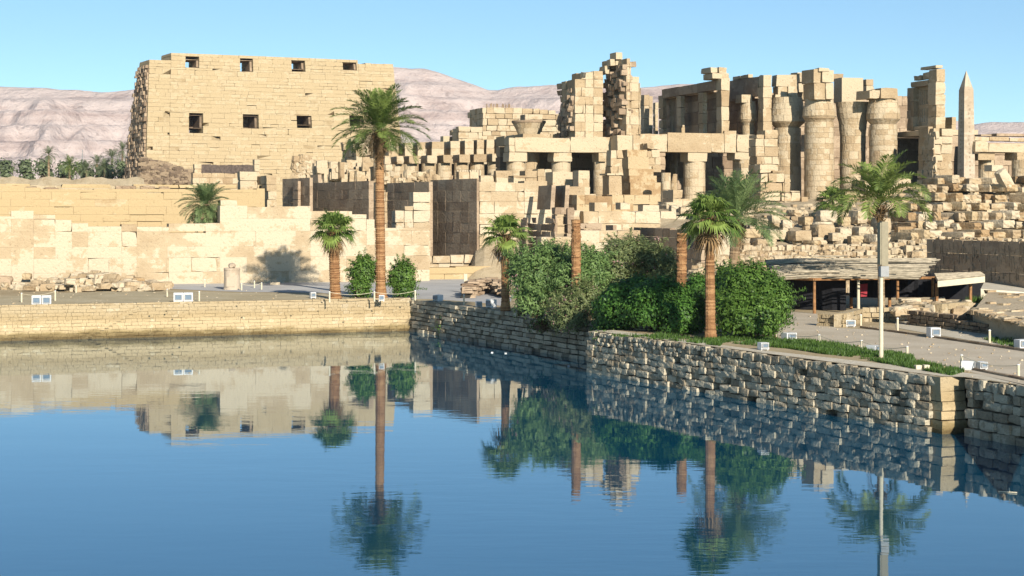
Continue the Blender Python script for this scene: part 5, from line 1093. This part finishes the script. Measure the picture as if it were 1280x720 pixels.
# ------------------------------------------------------------------ shelter, floodlights, posts and small things
sh = thing("shelter", "low open shelter with a roof of weathered laths on wooden posts, beside the road", "shelter", (18.6, 105, G0))
front = [(957, 388, 105.5), (1018, 392, 102.4), (1073, 386, 103.6), (1122, 383, 104.2), (1166, 373, 104.8)]
zf = 3.92
for (px, py, Y) in front[1:]:
    p = at(px, py, Y); a = Acc(); a.tube([(p.x, p.y, G0), (p.x+R.uniform(-.02, .02), p.y, 2.9), (p.x, p.y, zf-.04)], [.095, .085, .08], 8, .6); a.build("post", M['wood'] if px != 1073 else M['cream'], sh)
for (px, Y) in ((1008, 106.5), (1064, 107), (1112, 107)):
    p = at(px, 380, Y); a = Acc(); a.tube([(p.x, p.y, G0), (p.x, p.y, 4.05)], .10, 8, .6); a.build("post", M['wood'], sh)
a = Acc()
for (p0, p1) in (((955, 106.2), (1018, 102.5)), ((1018, 102.5), (1122, 104.2)), ((1122, 104.2), (1170, 104.8))):
    A_ = at(p0[0], 300, p0[1]); B_ = at(p1[0], 300, p1[1]); a.tube([(A_.x, A_.y, zf+.02), (B_.x, B_.y, zf+.02)], .085, 6, .5)
a.build("beam", M['wood'], sh)
a = Acc(); nsl = 32
for k in range(nsl):
    f = k/(nsl-1); Yk = 101.6+f*10.2; z_ = zf+.13+f*.85+R.uniform(-.03, .03); x0 = al(968-10*f+R.uniform(-5, 5))*(Yk+3*(1-f)); x1 = al(1150+22*f+R.uniform(-5, 6))*Yk
    if k % 9 == 4: continue
    pts = [(x0+(x1-x0)*q/6, Yk+1.6*(1-q/6)*(1-f)+R.uniform(-.03, .03), z_+R.uniform(-.015, .015)-(.1 if q in (0,) else 0)) for q in range(7)]; a.tube(pts, [R.uniform(.03, .05)]*7, 5, R.random())
for k in range(14):
    f = R.random(); Yk = 101.6+f*10.2; x0 = al(R.uniform(965, 1120))*Yk; a.tube([(x0, Yk, zf+.24+f*.85), (x0+R.uniform(1, 3), Yk+R.uniform(-.3, .3), zf+.27+f*.85)], R.uniform(.03, .06), 5, R.random())
a.build("lath_roof", M['lath'], sh)
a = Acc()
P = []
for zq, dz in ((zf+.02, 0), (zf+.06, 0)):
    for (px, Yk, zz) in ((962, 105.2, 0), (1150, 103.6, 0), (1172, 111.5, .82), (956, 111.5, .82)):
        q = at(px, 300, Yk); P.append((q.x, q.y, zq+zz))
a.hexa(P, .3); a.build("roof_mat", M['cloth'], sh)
for (pa, pb, Ya, Yb) in ((952, 1058, 107.6, 105.4), (1062, 1122, 106.6, 106.6), (1122, 1172, 106.8, 107.2)):  # near-black sheets added for the shade under the roof
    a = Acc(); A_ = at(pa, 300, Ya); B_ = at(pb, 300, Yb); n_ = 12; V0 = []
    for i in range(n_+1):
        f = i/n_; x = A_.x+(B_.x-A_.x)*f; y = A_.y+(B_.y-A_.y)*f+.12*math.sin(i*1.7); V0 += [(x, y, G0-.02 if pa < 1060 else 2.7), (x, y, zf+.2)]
    b0 = a.verts(V0); a.quads([[b0+2*i, b0+2*i+2, b0+2*i+3, b0+2*i+1] for i in range(n_)], .5); a.build("shade_sheet", M['cloth'], sh)
# annex roof to the right
a = Acc(); A_ = at(1168, 352, 103.2); P = []
for (px, py, Y) in ((1172, 353.5, 101.5), (1231, 347.5, 101.5), (1226, 344, 106), (1168, 346, 106)): P.append(at(px, py, Y))
a.hexa([*P, *[p+Vector((0, 0, .1)) for p in P]], .6)
for k in range(9):
    f = k/8; A_ = P[0].lerp(P[3], f)+Vector((0, 0, .15)); B_ = P[1].lerp(P[2], f)+Vector((0, 0, .15)); a.tube([A_, B_], .07, 5, R.random())
a.build("side_roof", M['lath'], sh)
a = Acc(); F0 = P[0]+Vector((0, -.03, -.12)); F1 = P[1]+Vector((0, -.03, -.12)); a.hexa([F0+Vector((0, 0, -.12)), F1+Vector((0, 0, -.12)), F1+Vector((0, .1, -.12)), F0+Vector((0, .1, -.12)), F0+Vector((0, 0, .22)), F1+Vector((0, 0, .22)), F1+Vector((0, .1, .22)), F0+Vector((0, .1, .22))], .9); a.build("fascia", M['cream'], sh)
for px in (1171, 1213): 
    p = at(px, 370, 103.); a = Acc(); a.box((p.x, p.y, G0), (.14, .14, 1.7), .2, .4); a.build("post", M['wood'], sh)
a = Acc(); A_ = at(1172, 300, 106.5); B_ = at(1226, 300, 106.5); a.hexa([(A_.x, 106.5, 2.6), (B_.x, 106.5, 2.6), (B_.x, 106.6, 2.6), (A_.x, 106.6, 2.6), (A_.x, 106.5, 4.1), (B_.x, 106.5, 4.1), (B_.x, 106.6, 4.1), (A_.x, 106.6, 4.1)]); a.build("shade_sheet", M['cloth'], sh)  # another added dark sheet, for the shade below the side roof
a = Acc(); p = at(1079, 371, 105.6); a.box((p.x, p.y, p.z), (.42, .3, .75), .1, .5, .03); tag(a.build("cloth_bundle", M['red'], loc=p), "red cloth bundle hanging in the shade of the shelter", "cloth")
# low walls by the road
def rubble_wall(label, pts, z1, ch=.26, bl=.5, mat='fquay', th=.5, name="low_wall", z0=G0-.05):
    a = Acc()
    for i in range(len(pts)-1):
        A_, B_ = Vector((*pts[i][:2], 0)), Vector((*pts[i+1][:2], 0)); za = z1[i] if hasattr(z1, '__len__') else z1
        course_wall(a, A_, B_, z0, za, ch, bl, depth=th, jit=.05, batter=.06, gap=.035, rough=.06, tv=.6)
    return tag(a.build(name, M[mat]), label, "wall")
rubble_wall("low rough stone wall in front of the shelter, beside the white floodlight cabinet", [gnd(1022, 407), gnd(1056, 409), gnd(1078, 402), gnd(1130, 402)], (2.62, 2.7, 2.75), mat='fquay')
rubble_wall("ruined brown brick wall right of the shelter, sloping down towards the road", [gnd(1135, 406), gnd(1196, 413), gnd(1290, 425)], (2.75, 2.5), mat='mud', ch=.2, bl=.42)
rubble_wall("pale block wall in the ruin behind the brown brick wall", [gnd(1128, 393, 2.3), gnd(1176, 396, 2.3), gnd(1216, 393, 2.3)], (2.9, 3.0), mat='fquay', ch=.35, bl=.9)
a = Acc(); P = [gnd(1216, 398, 2.6), gnd(1300, 416, 2.6), gnd(1320, 384, 2.6), gnd(1236, 376, 2.6)]; P = [Vector((p.x, p.y, 2.0)) for p in P]; T_ = [p+Vector((0, 0, h_)) for p, h_ in zip(P, (.95, .85, 1.2, 1.15))]; a.hexa([*P, *T_], .7)
for k in range(60):
    f, g = R.random(), R.choice((0, 0, .1, R.random())); p = T_[0].lerp(T_[1], f).lerp(T_[3].lerp(T_[2], f), g); boulder(a, (p.x, p.y, p.z), (R.uniform(.4, .9), R.uniform(.3, .6), R.uniform(.12, .25)), R.random(), .25, .08, 2, R.random())
tag(a.build("ruined_platform", M['sand']), "flat ruined stone platform with a dark overhung edge at the right", "platform")
a = Acc()
for k in range(70):
    px = R.uniform(1120, 1216); p = gnd(px, R.uniform(383, 398), 2.3); s_ = R.uniform(.2, .6); boulder(a, (p.x, p.y, 2.35+R.uniform(0, .4)), (s_*1.5, s_, s_*.7), R.random(), .3, .1, 2, R.random())
tag(a.build("rubble", M['pale']), "pale rubble in the ruin right of the shelter", "rubble", kind='stuff')
a = Acc(); P = [gnd(1226, 361, 3.2), gnd(1292, 366, 2.9), gnd(1296, 357, 2.9), gnd(1230, 353, 3.2)]; a.hexa([*[Vector((p.x, p.y, 1.9)) for p in P], *P], .8); tag(a.build("ramp", M['palebank']), "white plastered ramp between the shelter and the dark carved wall", "ramp")
sheet("gravel_verge", [gnd(*p) for p in ((1118, 398), (1216, 402), (1300, 420), (1320, 440), (1240, 430), (1160, 417), (1120, 410))], G0+.012, M['palebank'])
a = Acc()
def kerb(a, pts, w=.14, h=.12):
    for i in range(len(pts)-1):
        A_, B_ = pts[i], pts[i+1]; d = (B_-A_); L_ = d.length; n_ = max(1, int(L_/.9)); d.normalize()
        for k in range(n_): c = A_+d*(L_*(k+.5)/n_); a.box((c.x, c.y, G0-.02), (L_/n_*.97, w, h), math.atan2(d.y, d.x), R.random(), .01)
kerb(a, [gnd(1076, 410), gnd(1160, 421), gnd(1240, 433), gnd(1300, 442)]); tag(a.build("kerb", M['brown'], loc=None), "low dark kerb along the far side of the dusty road", "kerb")
a = Acc(); kerb(a, [gnd(1205, 460), gnd(1245, 468), gnd(1300, 479)], .16, .1); tag(a.build("kerb", M['brown']), "low dark kerb between the dusty road and the pale quay top", "kerb")

# loudspeaker pole
p = gnd(1101.5, 447); Yp = p.y; root = thing("loudspeaker_pole", "tall pale pole carrying a long beige loudspeaker column, on the grass strip", "pole", p)
a = Acc(); zt = at(1101, 345, Yp).z; a.tube([p, (p.x, p.y, zt)], [.09, .07], 12, .5); a.build("pole", M['cream'], root)
a = Acc(); z1 = at(1101, 277, Yp).z; zb_ = at(1101, 332, Yp).z; px_ = at(1104.5, 300, Yp).x; a.box((px_, Yp-.02, zb_), (.27, .28, z1-zb_), .18, .5); a.build("loudspeaker", M['beige'], root)
a = Acc(); a.box((px_-.17, Yp-.02, zb_+.04), (.06, .3, z1-zb_-.08), .18, .5); a.build("speaker_side", M['beige'], root)
a = Acc(); a.box((px_, Yp-.02, zt-.02), (.34, .26, zb_-zt), .18, .5); a.build("bracket", M['grey'], root)
# floodlight cabinets
def flood(px, py, w_px, h_px, label, yaw=0., z0=G0, twin=False, Y=None):
    p = gnd(px, py, z0); s = p.y/F; w, h = w_px*s*.9, h_px*s*.9; root = thing("floodlight", label, "floodlight", p, "floodlights along the shore"); n_ = 2 if twin else 1; ww = w/n_
    for i in range(n_):
        ox = -w/2+ww*(i+.5); c = Vector((p.x+ox*math.cos(yaw), p.y+ox*math.sin(yaw), z0)); f = Vector((math.sin(yaw), -math.cos(yaw), 0))
        a = Acc(); a.box((c.x, c.y, z0+.05), (ww*.93, .45, h-.05), yaw, .5, .006)
        for sx in (-1, 1): a.box((c.x+sx*ww*.36*math.cos(yaw), c.y+sx*ww*.36*math.sin(yaw), z0-.01), (.06, .35, .08), yaw)
        hs = a.build("housing", M['white'], root)
        a = Acc(); q = c+f*.235; a.box((q.x, q.y, z0+.05+h*.22), (ww*.62, .03, h*.5), yaw, .5); a.build("glass", M['glass'], hs)
        a = Acc(); q = c+f*.258
        for (dx, dz, sx, sz) in ((0, .2, .70, .05), (0, .72, .70, .05)): a.box((q.x, q.y, z0+.05+h*dz-.02), (ww*sx, .03, .05), yaw)
        for sx in (-1, 1): a.box((q.x+sx*ww*.34*math.cos(yaw), q.y+sx*ww*.34*math.sin(yaw), z0+.05+h*.25), (.05, .028, h*.46), yaw)
        a.build("window_frame", M['grey'], hs)
    return root
flood(52, 382, 27, 14, "twin white floodlight cabinet at the far left of the lake bank", .2, twin=True)
flood(229, 378, 27, 13.5, "twin white floodlight cabinet between the pale slabs and the round pedestal's bank", .2, twin=True)
flood(477, 376.5, 8, 8.5, "small white floodlight box at the foot of the tallest date palm", .1)
flood(391, 373, 8, 8.5, "small grey white floodlight left of the short fan palm's trunk", .3)
flood(547.5, 376.5, 12, 9, "dark backed floodlight box on the grey path right of the shrubs", -.9)
flood(598.5, 384, 9.5, 8, "white floodlight box at the quay edge left of the slim fan palm", .1)
flood(614, 385, 12, 12, "dark sided floodlight at the foot of the slim fan palm", -.8)
flood(954, 437.5, 12.5, 10.5, "plain white floodlight box on the pale quay top by the round bush", .25)
flood(986, 425, 18, 10, "white floodlight at the left end of the grass strip near the road", .5)
flood(1061.5, 408.5, 15, 9.5, "white floodlight cabinet against the low rough wall before the shelter", .2)
flood(1167, 422, 16, 14, "largest white floodlight cabinet on the far road edge, before the brown brick wall", .25)
flood(1092, 440, 14, 9, "open dark framed floodlight in the grass left of the loudspeaker pole", .7)
flood(1210, 462, 13, 12, "black backed floodlight beside a white one at the near right kerb", 1.2)
flood(1226, 462, 13, 11, "white floodlight with a blue glass beside the black backed one", .3)
flood(1277, 436, 16, 13, "white floodlight at the right edge of the picture on the far road side", .3)
# short rope posts
k = 0
PL = [(27, 378, 12), (69, 376, 13), (209, 371, 10), (249, 377, 13), (302, 363, 9), (318, 360, 9), (327, 362, 9), (256, 359, 10), (412, 378, 14), (468, 377, 13), (519, 375.5, 13), (580, 381, 13), (95, 366, 9), (971, 423, 12), (1024, 430, 12), (1077, 438, 13), (1134, 445.5, 13), (1202, 460, 17), (1273, 472, 17), (1076, 407, 14), (1122, 415, 18), (1237, 429, 17)]
proto = None
for (px, py, hp) in PL:
    p = gnd(px, py)
    if proto is None:
        proto = thing("rope_post", "", "post", p, "short white rope posts"); a = Acc(); a.tube([p, p+Vector((0, 0, .62))], .055, 8, .5); a.build("post", M['cream'], proto); a = Acc(); a.tube([p+Vector((0, 0, .615)), p+Vector((0, 0, .66))], [.07, .03], 8, .5); a.build("cap", M['white'], proto); o = proto
    else: o = copy_tree(proto)
    s = hp*p.y/F/.66; o.location = p; o.scale = (1, 1, s)
    where = "on the far bank left of the round pedestal" if px < 280 else ("near the round pedestal" if px < 340 else ("near the palms on the far bank" if px < 540 else ("at the quay edge by the slim fan palm" if px < 640 else ("along the grass strip" if py > 420 and px < 1140 else ("at the near right kerb" if py > 445 else "on the far side of the dusty road")))))
    o["label"] = "short white rope post "+where
ropes = [(0, 1), (2, 3), (4, 6), (8, 9), (9, 10), (13, 14), (14, 15), (15, 16), (17, 18)]
for (i, j) in ropes:
    A_, B_ = gnd(*PL[i][:2]), gnd(*PL[j][:2]); hA, hB = PL[i][2]*A_.y/F*.9, PL[j][2]*B_.y/F*.9; pts = []
    for q in range(9):
        f = q/8; c = A_.lerp(B_, f); pts.append((c.x, c.y, G0+hA+(hB-hA)*f-.16*math.sin(math.pi*f)))
    a = Acc(); a.tube(pts, .014, 5, .5); tag(a.build("rope", M['cream']), "thin pale rope strung between two short white posts", "rope", "ropes between the white posts")
# round pedestal with its carved beetle
p = gnd(290, 362); root = thing("stone_pedestal", "round granite pedestal with a carved beetle on top, by the grey path", "monument", p)
a = Acc(); r = .60; a.lathe(p, [(.66, 0), (.64, .1), (r, .14), (r*.98, .8), (r*.98, 1.42), (r*1.03, 1.5), (r, 1.6)], 28, .5, .008); a.build("pedestal", M['granite'], root)
a = Acc(); boulder(a, (p.x, p.y, 1.62+G0+.16), (.50, .8, .36), .3, .9, .01, 4, .4); boulder(a, (p.x, p.y-.42, 1.62+G0+.1), (.3, .25, .22), .3, .9, .01, 3, .4); a.build("carved_beetle", M['granite'], root)
a = Acc(); a.box((p.x-.02, p.y-.60, G0+.25), (.62, .06, .72), 0, .9, .02); a.build("inscription_panel", M['granite'], root)
# pale slabs and benches along the path
for (x0, x1, yt, yb, lab) in ((223, 258, 348, 352.5, "long flat pale stone base by the path, under two slabs"), (518, 544, 342, 345.5, "long white stone bench at the foot of the low wall right of the shrub"), (338, 350, 353, 356, "short pale stone slab in the palm's shadow on the wall foot")):
    P_ = gnd((x0+x1)/2, yb); a = Acc(); a.box(P_, ((x1-x0)/F*P_.y, .7, (yb-yt)/F*P_.y), .15, .5, .02); tag(a.build("stone_slab", M['white' if x0 > 400 else 'pale']), lab, "stone slab")
pb = gnd(240, 352.5); 
for (dx, lab) in ((-.62, "left white slab lying on the long stone base by the path"), (.55, "right white slab lying on the long stone base by the path")):
    a = Acc(); a.box((pb.x+dx, pb.y+dx*.15, G0+.30), (1.12, .6, .2), .15+dx*.04, .5, .02); tag(a.build("stone_slab", M['white']), lab, "stone slab")
# dark rock heap on the path by the slim fan palm
a = Acc()
for k in range(260):
    f = R.random(); px = 583+52*f; p = gnd(px, 370-8*(1-abs(2*f-1))+R.uniform(-1, 4)); boulder(a, (p.x, p.y+R.uniform(0, 1.2), G0+R.uniform(0, .95)), (R.uniform(.4, 1.), .5, R.uniform(.12, .22)), R.uniform(-.3, .3), .2, .08, 2, R.random())
tag(a.build("stacked_slabs", M['brown']), "dark stack of layered flat stones on the grey path behind the slim fan palm", "stones")
a = Acc(); p = gnd(582, 366); a.box(p, (.24, .24, 1.35), .1, .6, .02); tag(a.build("stone_post", M['cream']), "upright pale post at the left end of the dark layered stones", "post")
# two small pale blocks in the grass
for (px, py, lab) in ((1147.5, 461.5, "left of two small cream blocks in the grass near the quay edge"), (1157.5, 461.5, "right of two small cream blocks in the grass near the quay edge")):
    p = gnd(px, py); a = Acc(); a.box(p, (.22, .2, .16), .2, .6, .015); tag(a.build("stone_block", M['cream']), lab, "stone block")
# litter floating on the lake
for (px, py) in ((574, 424.5), (615, 441), (632, 442), (711, 458), (1262, 616)):
    Y = F*H/(py-HZ); a = Acc(); 
    if px > 1000: a.tube([((px-652)/F*Y, Y+.15, .015), ((px-632)/F*Y, Y-.1, .02)], .02, 5, .5); a.tube([((px-640)/F*Y, Y, .015), ((px-638)/F*Y, Y+.2, .1)], .015, 5, .5)
    else: boulder(a, ((px-640)/F*Y, Y, .02), (.13, .1, .06), .3, .7, .08, 3, .5)
    tag(a.build("driftwood" if px > 1000 else "litter", M['cream' if px > 1000 else 'white']), "pale branch floating near the right edge of the lake" if px > 1000 else "white scrap floating by the shadowed quay wall", "branch" if px > 1000 else "litter", None if px > 1000 else "white scraps on the water")
# lattice mast far left
a = Acc(); b = at(103, 230, 470); t = at(103, 187, 470)
for sx in (-1, 1): a.tube([(b.x+sx*.9, b.y, G0), (t.x, t.y, t.z)], .07, 4)
for k in range(9):
    f = k/9; w = .9*(1-f); z_ = G0+(t.z-G0)*f; a.tube([(b.x-w, b.y, z_), (b.x+w*.9, b.y, z_+(t.z-G0)/9)], .05, 4)
for f in (.72, .85): a.tube([(b.x-1.4, b.y, G0+(t.z-G0)*f), (b.x+1.4, b.y, G0+(t.z-G0)*f)], .06, 4)
tag(a.build("lattice_mast", M['grey']), "thin grey lattice mast rising from the distant palm grove", "mast")

# pebbles on the road, the bank and the quay top
a = Acc()
for k in range(520):
    if k % 3: px, py = R.uniform(930, 1290), R.uniform(395, 490)
    else: px, py = R.uniform(-10, 520), R.uniform(362, 384)
    p = gnd(px, py)
    if px > 900 and py > 425+(px-930)*.165: continue
    s_ = R.choice((.025, .03, .04, .05, .07)); boulder(a, (p.x, p.y, G0+.012+s_*.2), (s_*1.5, s_*1.2, s_), R.random()*3, .4, .1, 2, R.random())
tag(a.build("pebbles", M['pale'], loc=(0, 0, 0)), "scattered pebbles on the road and the bank", "pebbles", kind='stuff')
